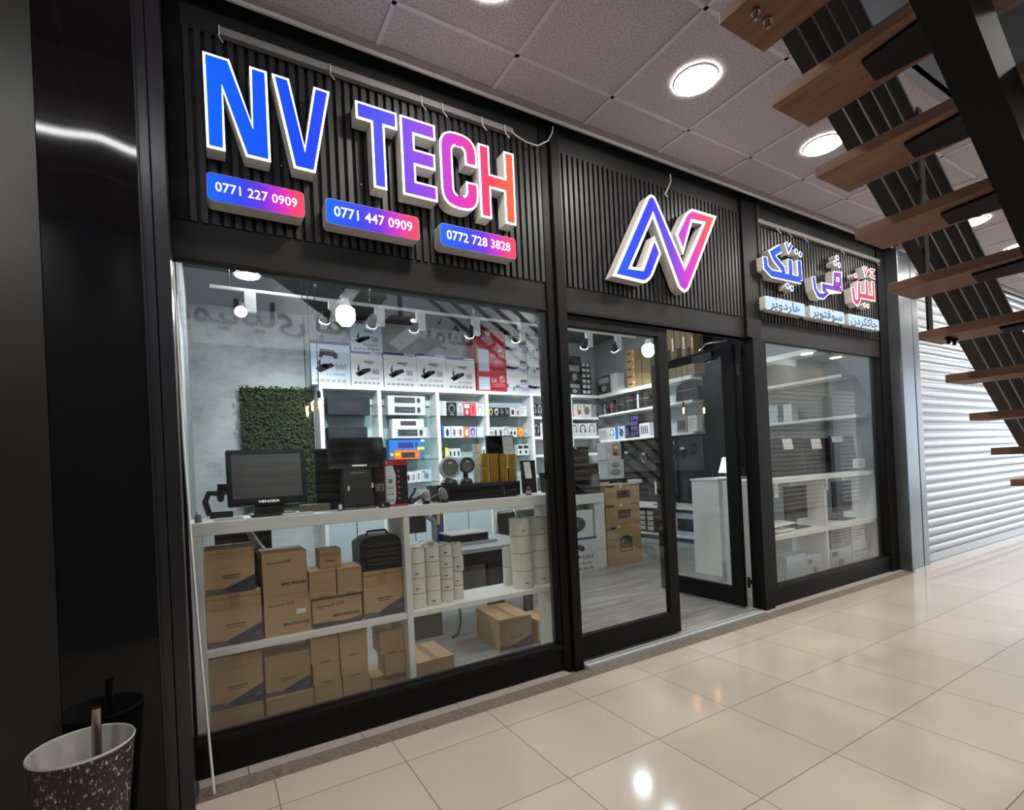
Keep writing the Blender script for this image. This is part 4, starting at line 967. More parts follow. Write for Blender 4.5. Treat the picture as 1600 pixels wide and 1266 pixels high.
b = MB(); b.tube([(2.86, 2.2, FL+.01), (2.86, 2.2, .5), (2.9, 2.22, .98), (3.12, 2.22, 1.0), (3.2, 2.2, .5), (3.2, 2.2, FL+.01)], .014, 'chrome', 8); b.tube([(2.86, 2.7, FL+.01), (2.86, 2.7, .46), (2.86, 2.2, .48)], .014, 'chrome', 8); b.tube([(3.2, 2.7, FL+.01), (3.2, 2.7, .46), (3.2, 2.2, .48)], .014, 'chrome', 8); mk('frame', b, t)
b = MB(); b.box(2.84, 3.22, 2.24, 2.72, .47, .52, 'plastic_black'); mk('seat', b, t, bevel=.01)
b = MB(); b.box(2.9, 3.13, 2.19, 2.21, .6, .97, 'plastic_dark'); mk('backrest', b, t, bevel=.006)
b = MB(); b.tube([(1.93, 1.27, .6), (1.93, 1.25, .3), (1.92, 1.22, .12), (1.87, 1.18, .03), (1.8, 1.14, FL+.012)], .011, 'cable_black', 8); tag(mk('power_cable', b), 'black cable hanging from the desk down to the floor', 'cable')

# ------------------------------------------------------------------ shelf wall at the back
YB, ZT = 5.28, 2.94
BX = [1.53, 2.45, 3.48, 4.46, 5.45, 6.4, 7.15]
SZ = [2.48, 2.085, 1.73, 1.33]
ORDN = ('first', 'second', 'third', 'fourth', 'fifth', 'sixth')
for i in range(6):
    x0, x1 = BX[i], BX[i+1]
    t = thing('display_shelf', ((x0+x1)/2, 5.48, FL), 'white shelf bay on the back wall, %s from left' % ORDN[i], 'shelf', 'white shelf bays on the back wall')
    part('side_panel', (x0, x0+.06, YB, 5.68, FL, ZT-.06), m='white', p=t, bev=0)
    part('top_panel', (x0, x1, YB, 5.68, ZT-.06, ZT), m='white', p=t, bev=0)
    part('back_panel', (x0+.06, x1, 5.66, 5.68, FL, ZT-.06), m='shelf_back', p=t, bev=0)
    part('top_rail', (x0+.06, x1, 5.6, 5.62, ZT-.26, ZT-.06), m='cupboard', p=t, bev=0)
    for k, z in enumerate(SZ):
        solid = i >= 4
        part('shelf', (x0+.06, x1, YB+.01 if solid else YB+.03, 5.66, z-(.05 if solid else .018), z), m='white' if solid else 'shelf_glass', p=t, bev=0)
    xm = (x0+.06+x1)/2
    for a, c in ((x0+.06, xm-.003), (xm+.003, x1)):
        d = part('cupboard_door', (a+.004, c-.004, YB, YB+.02, FL+.08, .95), m='cupboard', p=t, bev=.002)
    part('counter_board', (x0+.06, x1, YB, 5.66, .96, 1.0), m='white', p=t, bev=0)

def goods(x0, x1, z0, z1, y, dep, m, deco, dc='plastic_dark', T=None):
    """retail box with its printed front"""
    b = MB(); b.T = T
    b.box(x0, x1, y, y+dep, z0, z1, m)
    w, h = x1-x0, z1-z0; e = y-.0015
    f = lambda u, v: (x0+u*w, e, z0+v*h)
    r = lambda u0, u1, v0, v1, mm, k=0: b.quad([(x0+u*w, e-.001*k, z0+v*h) for u, v in ((u0, v0), (u1, v0), (u1, v1), (u0, v1))], mm)
    ov = lambda u, v, ru, rv, mm, k=0: b.add([(x0+u*w+ru*w*math.cos(q*math.pi/9), e-.001*k, z0+v*h+rv*h*math.sin(q*math.pi/9)) for q in range(18)], [tuple(range(18))], mm)
    if deco == 'kbd': r(.17, .72, .2, .8, dc); ov(.82, .5, .05, .3, dc); r(.04, .09, .2, .8, 'paper'); r(.88, .95, .2, .5, 'paper'); r(.4, .7, .45, .5, 'plastic_grey', 1)
    elif deco == 'kbd2': r(.25, .68, .22, .75, dc); ov(.77, .5, .04, .25, dc); r(.8, 1, 0, .3, 'yellow'); r(.9, 1, .8, 1, 'paper')
    elif deco == 'kbd3': r(.28, .8, .15, .75, dc); r(.04, .22, .4, .7, 'yellow')
    elif deco == 'oval': ov(.5, .45, .24, .33, dc)
    elif deco == 'two': ov(.28, .42, .14, .22, dc); ov(.72, .42, .14, .22, dc); r(.1, .9, .82, .9, 'grey_box')
    elif deco == 'rect': r(.25, .75, .2, .75, dc)
    elif deco == 'ring': ov(.5, .55, .36, .36, dc); ov(.5, .5, .22, .24, m, 1); r(.3, .7, .06, .14, 'grey_box')
    elif deco == 'head': ov(.5, .58, .32, .34, dc); ov(.5, .54, .24, .28, m, 1); ov(.24, .42, .1, .16, dc, 2); ov(.76, .42, .1, .16, dc, 2); r(.2, .8, .07, .11, 'grey_box')
    elif deco == 'grid':
        for i in range(3):
            for j in range(4): r(.12+.28*i, .32+.28*i, .08+.23*j, .25+.23*j, dc)
    elif deco == 'bars':
        for i in range(4): r(.14+.19*i, .26+.19*i, .2, .8, dc)
    elif deco == 'face': r(.08, .92, .6, .9, dc); ov(.5, .3, .2, .18, dc)
    elif deco == 'printer':
        r(0, 1, .93, 1, dc); r(.62, .97, .95, .985, 'paper', 1)
        b.quad([f(.12, .36), f(.24, .27), f(.62, .46), f(.58, .54), f(.36, .5)], 'dark_box'); b.quad([f(.19, .5), f(.22, .42), f(.26, .44), f(.26, .66)], 'ink'); b.quad([f(.2, .34), f(.3, .3), f(.42, .4), f(.34, .44)], 'red_dark' if dc == 'purple' else 'plastic_grey')
        r(.42, .72, .68, .74, 'grey_box'); b.quad([f(.4, .7), f(.68, .64), f(.68, .66), f(.4, .72)], 'plastic_dark')
        for q in range(4): r(.68+.05*q, .71+.05*q, .36, .52-.03*(q % 2), 'plastic_grey')
        r(.1, .88, .2, .205, 'plastic_grey'); b.text('3-in-1 PRINTER', f(.62, .24), .075*w, 'plastic_dark')
        for q in range(6): r(.08+.14*q, .18+.14*q, .06, .13, 'grey_box')
    elif deco == 'printer2':
        r(0, 1, .93, 1, dc); b.quad([f(.2, .62), f(.28, .62), f(.32, .68), f(.55, .66), f(.6, .6), f(.68, .62), f(.68, .72), f(.58, .8), f(.24, .82)], 'plastic_black')
        b.quad([f(.1, .36), f(.22, .27), f(.6, .44), f(.52, .5), f(.3, .48)], 'dark_box'); b.quad([f(.17, .5), f(.2, .42), f(.24, .44), f(.24, .6)], 'ink'); b.quad([f(.26, .4), f(.36, .36), f(.44, .44), f(.34, .48)], 'red')
        for q in range(5): r(.62+.06*q, .65+.06*q, .36, .5-.03*(q % 2), 'plastic_grey')
        b.text('3-in-1 PRINTER', f(.62, .24), .075*w, 'plastic_dark')
        for q in range(6): r(.08+.14*q, .18+.14*q, .06, .13, 'grey_box')
    elif deco == 'red':
        r(.06, .42, .08, .82, 'paper_blue'); b.text('G8', f(.56, .62), .15*w, 'paper'); b.text('G4', f(.84, .62), .15*w, 'paper'); r(.76, .88, .78, .92, 'paper'); r(.45, .95, .12, .2, 'red_dark'); r(.1, .9, .86, .9, 'red_dark'); b.quad([f(.55, .25), f(.95, .3), f(.9, .5), f(.6, .48)], 'pink')
    elif deco == 'redplain': r(.25, .5, .55, .85, 'paper'); r(0, 1, .0, .06, 'red_dark'); b.quad([f(0, .3), f(.3, 0), f(.6, .2), f(.2, .9)], 'red_dark')
    elif deco == 'wave':
        b.quad([f(0, .2), f(.3, .16), f(.55, .22), f(.8, .08), f(1, .12), f(1, .3), f(.8, .26), f(.55, .4), f(.3, .38), f(0, .45)], 'violet_pale'); b.quad([f(0, .28), f(.3, .24), f(.55, .3), f(.55, .36), f(.3, .34), f(0, .4)], 'purple')
        r(.66, .95, .45, .68, 'plastic_grey'); r(.69, .92, .48, .56, 'paper', 1); r(.66, .95, .66, .7, 'ink', 1); r(.08, .5, .84, .87, 'grey_box'); r(.08, .4, .74, .76, 'grey_box')
        if dc == 'pic': r(.06, .42, .04, .4, 'paper', 2); r(.1, .2, .1, .3, 'blue_white', 3); r(.26, .38, .1, .3, 'teal', 3)
    elif deco == 'epson': r(.33, .72, .28, .68, dc); r(.36, .6, .5, .56, 'plastic_dark', 1); r(.4, .48, .84, .95, 'paper', 1); r(.05, .25, .86, .93, 'ink'); r(.75, .95, .9, .95, 'ink_soft')
    elif deco == 'epsonb': r(.36, .72, .3, .66, dc); r(.4, .68, .34, .4, 'brown', 1); r(.4, .68, .46, .49, 'brown', 1); r(.42, .48, .52, .6, 'brown', 1); r(.32, .4, .92, .98, 'paper', 1); r(.05, .25, .9, .95, 'ink'); r(0, 1, .64, .645, 'brown_dark'); b.quad([f(.38, .66), f(.7, .66), f(.6, .71), f(.45, .7)], 'ink')
    elif deco == 'gold': r(.1, .6, .4, .6, 'ink'); r(.75, .9, .55, .8, 'paper')
    elif deco == 'checks':
        for i in range(2): r(.08+.46*i, .42+.46*i, .3, .85, 'paper')
    elif deco == 'mug': ov(.5, .72, .25, .16, dc); ov(.5, .34, .32, .18, dc); r(.05, .15, .1, .9, 'paper_blue')
    elif deco == 'photo': r(.45, .9, .2, .9, 'gold_box'); ov(.65, .35, .12, .12, 'red', 1); ov(.7, .7, .14, .12, 'paper', 1)
    elif deco == 'cam': ov(.5, .5, .3, .3, dc); r(.1, .35, .75, .9, 'plastic_grey'); ov(.5, .5, .12, .14, 'plastic_grey', 1)
    elif deco == 'text': r(.1, .9, .75, .8, dc); r(.1, .7, .6, .64, dc); r(.1, .8, .45, .49, dc); r(.1, .5, .3, .34, dc)
    return b
def on_shelf(items, base, y, dep, cat='box', grp=None, snap=True):
    for px0, py0, px1, py1, m, deco, dc, nm, label in items:
        x0, x1, z0, z1 = span(px0, py0, px1, py1, y)
        if snap: z1 = base+(z1-z0); z0 = base
        if base < ZT and y > 5:
            k = max(q for q in range(6) if BX[q] <= (x0+x1)/2); x0 = max(x0, BX[k]+.063); x1 = min(x1, BX[k+1]-.003)
        tag(mk(nm, goods(x0, x1, z0+.0005, z1, y, dep, m, deco, dc)), label, cat, grp)

G = 'printer boxes on top of the shelf wall'
y = YB+.02
on_shelf([(486, 536, 547, 604, 'blue_white', 'printer2', 'navy', 'printer_box', 'tall white printer box with dark printer picture, far left atop shelves'),
  (548.5, 552, 598.5, 606, 'white_box', 'printer', 'purple', 'printer_box', 'white printer box second from left atop shelves, one more above it'),
  (600, 553, 651, 607, 'white_box', 'printer', 'navy', 'printer_box', 'white printer box third from left atop shelves, bare top'),
  (651.5, 555, 697.5, 609, 'white_box', 'printer', 'purple', 'printer_box', 'white printer box fourth from left atop shelves'),
  (698, 560, 742.5, 610.5, 'white_box', 'printer', 'navy', 'printer_box', 'white printer box beside the red boxes atop shelves')], ZT, y, .36, grp=G)
z2 = ZT+at(573, 552, y=y).z-at(573, 606, y=y).z+.001
on_shelf([(548, 505, 597, 551, 'blue_white', 'printer', 'purple', 'printer_box', 'white printer box stacked on the second one atop shelves')], z2, y, .36, grp=G)
def upstack(cols, base, y, dep, grp):
    z = base
    for px0, py0, px1, py1, m, deco, dc, nm, label in cols:
        x0, x1, za, zb = span(px0, py0, px1, py1, y); h = zb-za
        if base < ZT and y > 5: h = min(h, (base+.33-z) if len(cols) == 2 and px0 == cols[1][0] and cols[1] is not cols[0] else h)
        tag(mk(nm, goods(x0, x1, z+.0005, z+h, y, dep, m, deco, dc)), label, 'box', grp); z += h+.0005
upstack([(745.5, 584, 792, 611, 'red', 'red', '', 'printer_box', 'red boxed device with white sheet, lowest of red stack atop shelves'),
  (744.5, 538, 789.5, 584, 'red', 'red', '', 'printer_box', 'red boxed device with white sheet, middle of red stack atop shelves'),
  (744, 515, 787, 538, 'red', 'redplain', '', 'printer_box', 'red carton at the top of the red stack atop shelves')], ZT, y, .36, 'red boxes on top of the shelf wall')
for c, (xo, nm) in enumerate((((792.5, 791, 789.5), 'left column'), ((825.5, 824, 822.5), 'right column'))):
    upstack([(xo[k], (583.5, 553.5, 523)[k]+c*2, xo[k]+32, (612, 583, 553)[k]+c*2, 'white_box', 'wave', 'pic' if (k == 0) != bool(c) else '', 'printer_box', 'white box with violet wave, %s of the %s right of red stack' % (('bottom', 'middle', 'top')[k], nm)) for k in range(3)], ZT, y, .36, 'white boxes with violet waves')
upstack([(861, 585+2, 884, 614, 'white_box', 'wave', '', 'printer_box', 'white box with violet wave hidden behind the door post')], ZT, y, .3, 'white boxes with violet waves')

S1, S2, S3, S4 = SZ; yq = YB+.06
# first bay: dark boxed devices
on_shelf([(512, 620, 578, 648, 'charcoal_box', 'rect', 'dark_box', 'device_box', 'long dark boxed device on the upper glass shelf of the first bay'),
  (513, 663, 574, 682, 'charcoal_box', 'rect', 'dark_box', 'device_box', 'dark boxed device with teal ends behind the raised touchscreen')], S1, yq, .25, grp='devices in the first bay')
bpy.data.objects['device_box.001'].location.z += S2-S1 if 'device_box.001' in bpy.data.objects else 0
# second bay: keyboards
yk = YB+.04
kb = lambda zs, items: upstack(items, zs, yk, .18, 'keyboard boxes in the second bay')
kb(S1, [(606.5, 633, 664.5, 649, 'silver_box', 'kbd', 'plastic_dark', 'keyboard_box', 'white keyboard and mouse box, lower of two on top shelf of second bay'), (606, 617, 664, 633, 'silver_box', 'kbd', 'plastic_dark', 'keyboard_box', 'white keyboard and mouse box, upper of two on top shelf of second bay')])
kb(S2, [(612, 666, 667.5, 683, 'silver_box', 'kbd', 'plastic_dark', 'keyboard_box', 'pale keyboard box with blue side, second shelf of second bay, lower'), (613, 651.5, 662, 665.5, 'white_box', 'rect', 'plastic_dark', 'keyboard_box', 'plain white keyboard box on second shelf of second bay, upper')])
kb(S3, [(608, 703, 662, 717, 'blue', 'kbd3', 'plastic_dark', 'keyboard_box', 'blue box beneath the keyboards, bottom of third shelf in second bay'), (608, 686, 663, 703, 'blue', 'kbd2', 'navy', 'keyboard_box', 'blue keyboard box with yellow corner on third shelf of second bay')])
xx0, xx1, za, zb = span(616, 702, 656, 716, YB); tag(mk('keyboard_box', goods(xx0, xx1, S3+.0005, S3+.0005+(zb-za), YB+.0, .035, 'orange', 'kbd3', 'plastic_dark')), 'orange keyboard box standing before the blue ones in second bay', 'box', 'keyboard boxes in the second bay')
on_shelf([(634.5, 735, 642, 752, 'white_box', 'oval', 'plastic_dark', 'cable_box', 'white accessory box on fourth shelf of second bay, first from left'), (642.5, 735, 650, 752, 'white_box', 'rect', 'grey_box', 'cable_box', 'white accessory box on fourth shelf of second bay, second from left'), (650.5, 734, 658, 752, 'white_box', 'rect', 'grey_box', 'cable_box', 'white accessory box on fourth shelf of second bay, third from left'), (658.5, 733, 674, 752, 'blue_white', 'cam', 'grey_box', 'cable_box', 'wide pale box on fourth shelf of second bay')], S4, YB+.06, .12, grp='small boxes in the second bay')
# third bay
R3 = 'earphone boxes in the third bay'
on_shelf([(683.5, 627, 690, 650, 'silver_box', 'none', '', 'earphone_box', 'tall plain white box, left end of top row in third bay'), (690.5, 627, 697.5, 650, 'silver_box', 'none', '', 'earphone_box', 'tall plain white box, second in top row of third bay'),
  (698.5, 629, 713, 650, 'dark_box', 'ring', 'plastic_grey', 'earphone_box', 'black boxed headset in top row of third bay'), (713.5, 630, 724.5, 651, 'grey_box', 'head', 'paper', 'earphone_box', 'grey headphone box with white ring in top row of third bay'),
  (725, 631, 734.5, 651.5, 'red', 'face', 'paper', 'earphone_box', 'red and white box, left of two red ones in third bay'), (735, 631, 744, 651.5, 'pink', 'oval', 'red', 'earphone_box', 'red and white box, right of two red ones in third bay'), (744.5, 633, 756, 651.5, 'white_box', 'ring', 'grey_box', 'earphone_box', 'white box with round watch at right end of top row, third bay')], S1, yq, .14, grp=R3)
on_shelf([(684.5, 664, 693, 684, 'blue', 'oval', 'navy', 'earphone_box', 'blue box at left end of second row in third bay'), (694, 666, 704, 684, 'white_box', 'oval', 'plastic_dark', 'earphone_box', 'white speaker box beside the blue box in third bay'), (705.5, 666, 714, 684, 'white_box', 'oval', 'plastic_grey', 'earphone_box', 'white box with orange edge, left of pair in third bay'), (714.5, 666, 724, 684, 'white_box', 'oval', 'plastic_grey', 'earphone_box', 'white box with orange edge, right of pair in third bay'),
  (725, 667, 733.5, 684, 'orange', 'rect', 'paper', 'earphone_box', 'orange and white box in second row of third bay'), (734, 668, 744, 684.5, 'violet_pale', 'ring', 'navy', 'earphone_box', 'lilac headset box in second row of third bay'), (745.5, 668, 756, 684.5, 'blue_white', 'mug', 'white_box', 'earphone_box', 'pale box with white cup at right end of second row, third bay')], S2, yq, .14, grp=R3)
on_shelf([(686.5, 700, 694.5, 716, 'dark_box', 'oval', 'plastic_grey', 'earphone_box', 'small black box at left end of lowest row in third bay'), (695.5, 700, 700.5, 716, 'yellow', 'rect', 'paper', 'earphone_box', 'small yellow topped box in lowest row of third bay'), (701, 702, 707, 716, 'white_box', 'oval', 'plastic_dark', 'earphone_box', 'small white earbud box beside the yellow one, third bay'), (707.5, 702, 713, 716, 'white_box', 'oval', 'plastic_dark', 'earphone_box', 'small white earbud box second right of the yellow one, third bay'), (713.5, 702, 719.5, 716, 'white_box', 'oval', 'plastic_dark', 'earphone_box', 'small white earbud box third right of the yellow one, third bay'),
  (747, 701, 753, 716, 'white_box', 'oval', 'plastic_dark', 'earphone_box', 'small white earbud box right of the paper rolls, left one'), (753.5, 701, 759, 716, 'white_box', 'oval', 'plastic_dark', 'earphone_box', 'small white earbud box right of the paper rolls, right one')], S3, yq, .12, grp=R3)
# fourth bay
R4 = 'small boxes in the fourth bay'
on_shelf([(763, 637, 771, 650.5, 'dark_box', 'ring', 'yellow', 'earphone_box', 'black box with yellow ring at left end of fourth bay'), (771.5, 637, 780, 650.5, 'dark_box', 'ring', 'paper', 'earphone_box', 'black box with white ring in fourth bay'), (781, 637, 788, 650.5, 'dark_box', 'cam', 'plastic_grey', 'earphone_box', 'black camera box in fourth bay, left of pair'), (788.5, 637, 796, 650.5, 'dark_box', 'cam', 'plastic_grey', 'earphone_box', 'black camera box in fourth bay, right of pair'),
  (797, 637, 805, 650.5, 'white_box', 'rect', 'plastic_dark', 'earphone_box', 'white box with dark phone picture in fourth bay'), (806, 638, 812, 650.5, 'white_box', 'rect', 'brown_dark', 'earphone_box', 'white box with brown gadget picture in fourth bay'), (813, 635, 822.5, 651, 'white_box', 'text', 'plastic_grey', 'earphone_box', 'tall white box at right end of top row, fourth bay')], S1, yq, .14, grp=R4)
on_shelf([(764, 666, 770.5, 681.5, 'white_box', 'two', 'plastic_dark', 'earphone_box', 'white charger box, first of second row in fourth bay'), (771, 666, 778, 681.5, 'white_box', 'oval', 'plastic_dark', 'earphone_box', 'white charger box, second of second row in fourth bay'), (778.5, 666, 785.5, 681.5, 'white_box', 'oval', 'plastic_dark', 'earphone_box', 'white charger box, third of second row in fourth bay'), (786, 665, 794, 681.5, 'white_box', 'ring', 'grey_box', 'earphone_box', 'white charger box, fourth of second row in fourth bay'), (795, 667, 808, 681.5, 'white_box', 'two', 'plastic_dark', 'earphone_box', 'wide white charger box in second row of fourth bay'), (809, 667, 818.5, 681.5, 'orange', 'ring', 'yellow', 'earphone_box', 'bright orange box in second row of fourth bay'), (819.5, 672, 824, 681.5, 'blue_white', 'rect', 'blue', 'earphone_box', 'tiny pale blue box beside the orange one')], S2, yq, .14, grp=R4)
on_shelf([(809, 695, 817, 712, 'white_box', 'face', 'plastic_dark', 'earphone_box', 'white box with dark label, left of pair on third shelf, fourth bay'), (817.5, 695, 826, 712, 'white_box', 'face', 'plastic_dark', 'earphone_box', 'white box with dark label, right of pair on third shelf, fourth bay')], S3, yq, .12, grp=R4)
# fifth bay (partly behind the door post) and sixth bay seen through the door
on_shelf([(831, 630, 839, 651, 'dark_box', 'head', 'grey_box', 'headset_box', 'dark packaged headset on top shelf of the fifth bay, left'), (839.5, 631, 847.5, 651, 'dark_box', 'head', 'silver_box', 'headset_box', 'dark packaged headset on top shelf of the fifth bay, right')], S1, yq, .14, grp='headsets in the fifth bay')
on_shelf([(832.5, 669, 844, 690, 'dark_box', 'head', 'grey_box', 'headset_box', 'black headphone box on second shelf of the fifth bay'), (845, 669, 852, 690, 'white_box', 'text', 'grey_box', 'headset_box', 'pale box beside the black headphone box, fifth bay')], S2, yq, .14, grp='headsets in the fifth bay')
on_shelf([(889.5, 633, 895.5, 651.5, 'orange', 'none', '', 'goods_box', 'narrow orange box at the left edge of the door glass'), (896.5, 631, 909, 651.5, 'white_box', 'photo', '', 'goods_box', 'white box with blue picture seen through the door glass, left'), (909.5, 631, 924, 651.5, 'white_box', 'cam', 'olive_box', 'goods_box', 'white box with green picture seen through the door glass, right'), (925, 632, 934, 652, 'grey_box', 'text', 'silver_box', 'goods_box', 'plain grey box in the corner of the upper shelf')], S1, yq, .14, grp='boxes seen through the door')
on_shelf([(892.5, 670, 903, 690, 'white_box', 'head', 'plastic_dark', 'headset_box', 'white headphone box on middle shelf through the door, left'), (904, 670, 918, 690, 'white_box', 'head', 'plastic_dark', 'headset_box', 'white headphone box on middle shelf through the door, middle'), (918.5, 670, 932, 690, 'white_box', 'head', 'plastic_grey', 'headset_box', 'white headphone box on middle shelf through the door, right')], S2, yq, .14, grp='headphone boxes through the door')
# on top of the sixth bay
upstack([(888, 597, 907.5, 615, 'charcoal_box', 'face', 'grey_box', 'carton_dark', 'dark grey carton with pale label, bottom of stack left in the door glass'), (887, 566, 907.5, 597, 'charcoal_box', 'face', 'grey_box', 'carton_dark', 'dark grey carton, middle of stack left in the door glass'), (889, 555, 907, 566, 'dark_box', 'none', '', 'carton_dark', 'thin black carton topping the stack left in the door glass')], ZT, YB+.02, .3, 'dark cartons atop the shelves')
z = ZT
for k in range(6):
    x0, x1, za, zb = span(909, 565, 923, 615.5, YB+.02); h = (zb-za)/6
    tag(mk('toner_box', goods(x0, x1, z+.0005, z+h, YB+.02, .2, 'dark_box', 'checks')), 'small black box with white squares, %s of column seen through door' % ('lowest', 'second from bottom', 'third from bottom', 'third from top', 'second from top', 'topmost')[k], 'box', 'black and white boxes in a column'); z += h

# ------------------------------------------------------------------ right wall: three long white shelves
XS = 7.15
ZA, ZB_, ZC = 2.94, 2.515, 1.97
for (ya, yb), nm in (((2.85, 5.27), 'back'), ((.28, 1.74), 'front')):
    for z, zn in ((ZA, 'top'), (ZB_, 'middle'), (ZC, 'low')):
        th = .07 if z == ZA else .04
        if nm == 'front': ya = {ZA: .75, ZB_: .45, ZC: .3}[z]
        b = MB(); b.box(XS, 7.455, ya, yb, z-th, z, 'white')
        tag(mk('wall_shelf', b, bevel=.003), 'long white shelf on right wall, %s one of the %s section' % (zn, nm), 'shelf', 'white shelves on the right wall')
def rspan(px0, py0, px1, py1, x): # box front faces left (-x): y range and z range
    my, mx = (py0+py1)/2, (px0+px1)/2
    return at(px0, my, x=x).y, at(px1, my, x=x).y, at(mx, py1, x=x).z, at(mx, py0, x=x).z
def on_right(items, base, dep, cat, grp, x=XS+.02):
    for px0, py0, px1, py1, m, deco, dc, nm, label in items:
        ya, yb, z0, z1 = rspan(px0, py0, px1, py1, x); h = z1-z0
        w = ya-yb; T = Matrix.Translation((x, ya, base+.0005)) @ Matrix.Rotation(-math.pi/2, 4, 'Z')
        tag(mk(nm, goods(0, w, 0, h, 0, dep, m, deco, dc, T)), label, cat, grp)
on_right([(934, 587, 953, 615, 'dark_box', 'face', 'grey_box', 'carton_dark', 'black carton with grey label on the top right shelf'), (954, 582, 964.5, 611, 'white_box', 'none', '', 'white_carton', 'slim white box standing beside the black carton, top right shelf'), (966, 604, 969, 609, 'white_box', 'none', '', 'white_carton', 'tiny white box on the top right shelf')], ZA, .2, 'box', 'cartons on the top right shelf')
for k in range(5):
    ya, yb, z0, z1 = rspan(979, 545, 992, 605.5, XS+.03); h = (z1-z0)/5
    T = Matrix.Translation((XS+.03, ya, ZA+.0005+h*k)) @ Matrix.Rotation(-math.pi/2, 4, 'Z')
    tag(mk('gold_carton', goods(0, ya-yb, 0, h-.001, 0, .2, 'gold_box', 'gold', '', T)), 'golden box with dark label, %s of the stack on top right shelf' % ('lowest', 'second', 'middle', 'fourth', 'topmost')[k], 'box', 'golden boxes in a stack')
on_right([(993, 561, 1002, 602, 'brown_dark', 'none', '', 'brown_carton', 'tall brown carton beside the golden stack'), (1003, 540, 1016, 599, 'tan_box', 'none', '', 'brown_carton', 'tall tan carton at the right edge of the door glass')], ZA, .25, 'box', 'brown cartons on the top right shelf')
for k, (pa, pb, pt) in enumerate(((1040, 1054, 515), (1055, 1072, 512), (1073, 1084, 512))):
    ya, yb, z0, z1 = rspan(pa, pt, pb, 590, XS+.04)
    T = Matrix.Translation((XS+.04, ya, ZA+.0005)) @ Matrix.Rotation(-math.pi/2, 4, 'Z')
    tag(mk('brown_carton', goods(0, ya-yb, 0, min(z1, 3.95)-ZA, 0, .25, 'tan_box' if k < 2 else 'brown_dark', 'gold', '', T)), 'tall tan carton above the open door leaf, %s' % ('left', 'middle', 'right, darker')[k], 'box', 'tan cartons above the open door')
# bags on the middle shelf
def bag(px0, px1, ptop, label, m='plastic_black', strap='plastic_dark', z0=ZB_):
    x = XS+.05; ya, yb, _, z1 = rspan(px0, ptop, px1, 640, x); h = z1-z0
    t = thing('camera_bag', (x+.08, (ya+yb)/2, z0), label, 'bag', 'bags on the middle right shelf')
    T = Matrix.Translation((x, ya, z0+.001)) @ Matrix.Rotation(-math.pi/2, 4, 'Z'); w = ya-yb
    b = MB(); b.T = T; b.prism([roundpoly([(0, 0), (w, 0), (w*.97, h*.7), (w*.8, h), (w*.2, h), (w*.03, h*.75)], .04)], 0, .16, m); mk('body', b, t, bevel=.01)
    b = MB(); b.T = T; b.box(w*.35, w*.55, -.006, 0, h*.05, h*.85, strap); b.box(w*.1, w*.9, -.008, 0, h*.55, h*.6, 'plastic_grey'); mk('strap', b, t)
bag(940, 951, 629, 'black bag with pale strap at left of the middle right shelf', strap='grey_box')
bag(952, 960, 625, 'narrow black bag with red white strap on the middle right shelf', strap='pink')
bag(961, 975, 623, 'dark grey backpack on the middle right shelf', 'plastic_dark', 'plastic_black')
bag(976, 990, 615, 'black bag hanging full beside the grey backpack')
bag(992, 1003, 612, 'black bag with white strap on the middle right shelf', strap='paper')
bag(1004, 1015, 610, 'black bag at the right edge of the door glass')
bag(1056, 1091, 597, 'large black laptop bag seen through the open door leaf')
on_right([(935, 670.5, 950, 690, 'silver_box', 'bars', 'grey_box', 'accessory_box', 'silver accessory box in the corner of low right shelf'), (951, 669, 961, 688, 'white_box', 'head', 'plastic_grey', 'accessory_box', 'white headset box on low right shelf'), (961.5, 667, 965.5, 686, 'blue', 'none', '', 'accessory_box', 'slim blue box on low right shelf'), (966, 666, 976, 686, 'blue_white', 'cam', 'plastic_dark', 'accessory_box', 'pale box with black drone picture on low right shelf'), (977, 664, 983, 684, 'dark_box', 'bars', 'purple', 'accessory_box', 'narrow black box on low right shelf'),
  (984.5, 647, 998, 683, 'dark_box', 'grid', 'purple', 'accessory_box', 'black and purple boxes block on low right shelf'), (999, 660, 1015, 681, 'white_box', 'bars', 'plastic_grey', 'accessory_box', 'white box with four grey figures on low right shelf'),
  (1057, 650, 1073, 674, 'grey_box', 'bars', 'plastic_dark', 'accessory_box', 'grey packaged set behind the open door leaf'), (1074.5, 649, 1089, 674, 'white_box', 'text', 'grey_box', 'accessory_box', 'white box pair behind the open door leaf')], ZC, .14, 'box', 'boxes on the low right shelf')
on_right([(1197, 632, 1215, 659, 'blue_white', 'none', '', 'goods_box', 'pale blue box on low right shelf seen in right window'), (1224, 629, 1237, 656, 'white_box', 'none', '', 'goods_box', 'white box on low right shelf seen in right window')], ZC, .15, 'box', 'boxes on the shelf in the right window')
# peg board with cables and a low cabinet along the right wall
b = MB(); b.box(7.415, 7.438, 2.88, 5.2, 1.3, 1.9, 'plastic_dark'); tag(mk('peg_board', b), 'dark peg board under the low right shelf', 'board')
for k in range(9):
    y = 5.0-.24*k; z = 1.55+.05*(k % 3)
    b = MB(); b.tube([(7.395, y+.05*math.cos(a*.6), z+.07*math.sin(a*.6)) for a in range(12)], .012, 'cable_black' if k % 3 else 'plastic_grey', 6); b.box(7.385, 7.414, y-.04, y+.04, z+.08, z+.12, 'paper' if k % 2 else 'dark_box')
    tag(mk('cable_pack', b), 'coiled cable pack hanging on the peg board, %s from the back corner' % ('first', 'second', 'third', 'fourth', 'fifth', 'sixth', 'seventh', 'eighth', 'ninth')[k], 'cable', 'cable packs on the peg board')
t = thing('low_cabinet', (7.1, 3.9, FL), 'long low white cabinet along the right wall', 'cabinet')
XC = 6.75
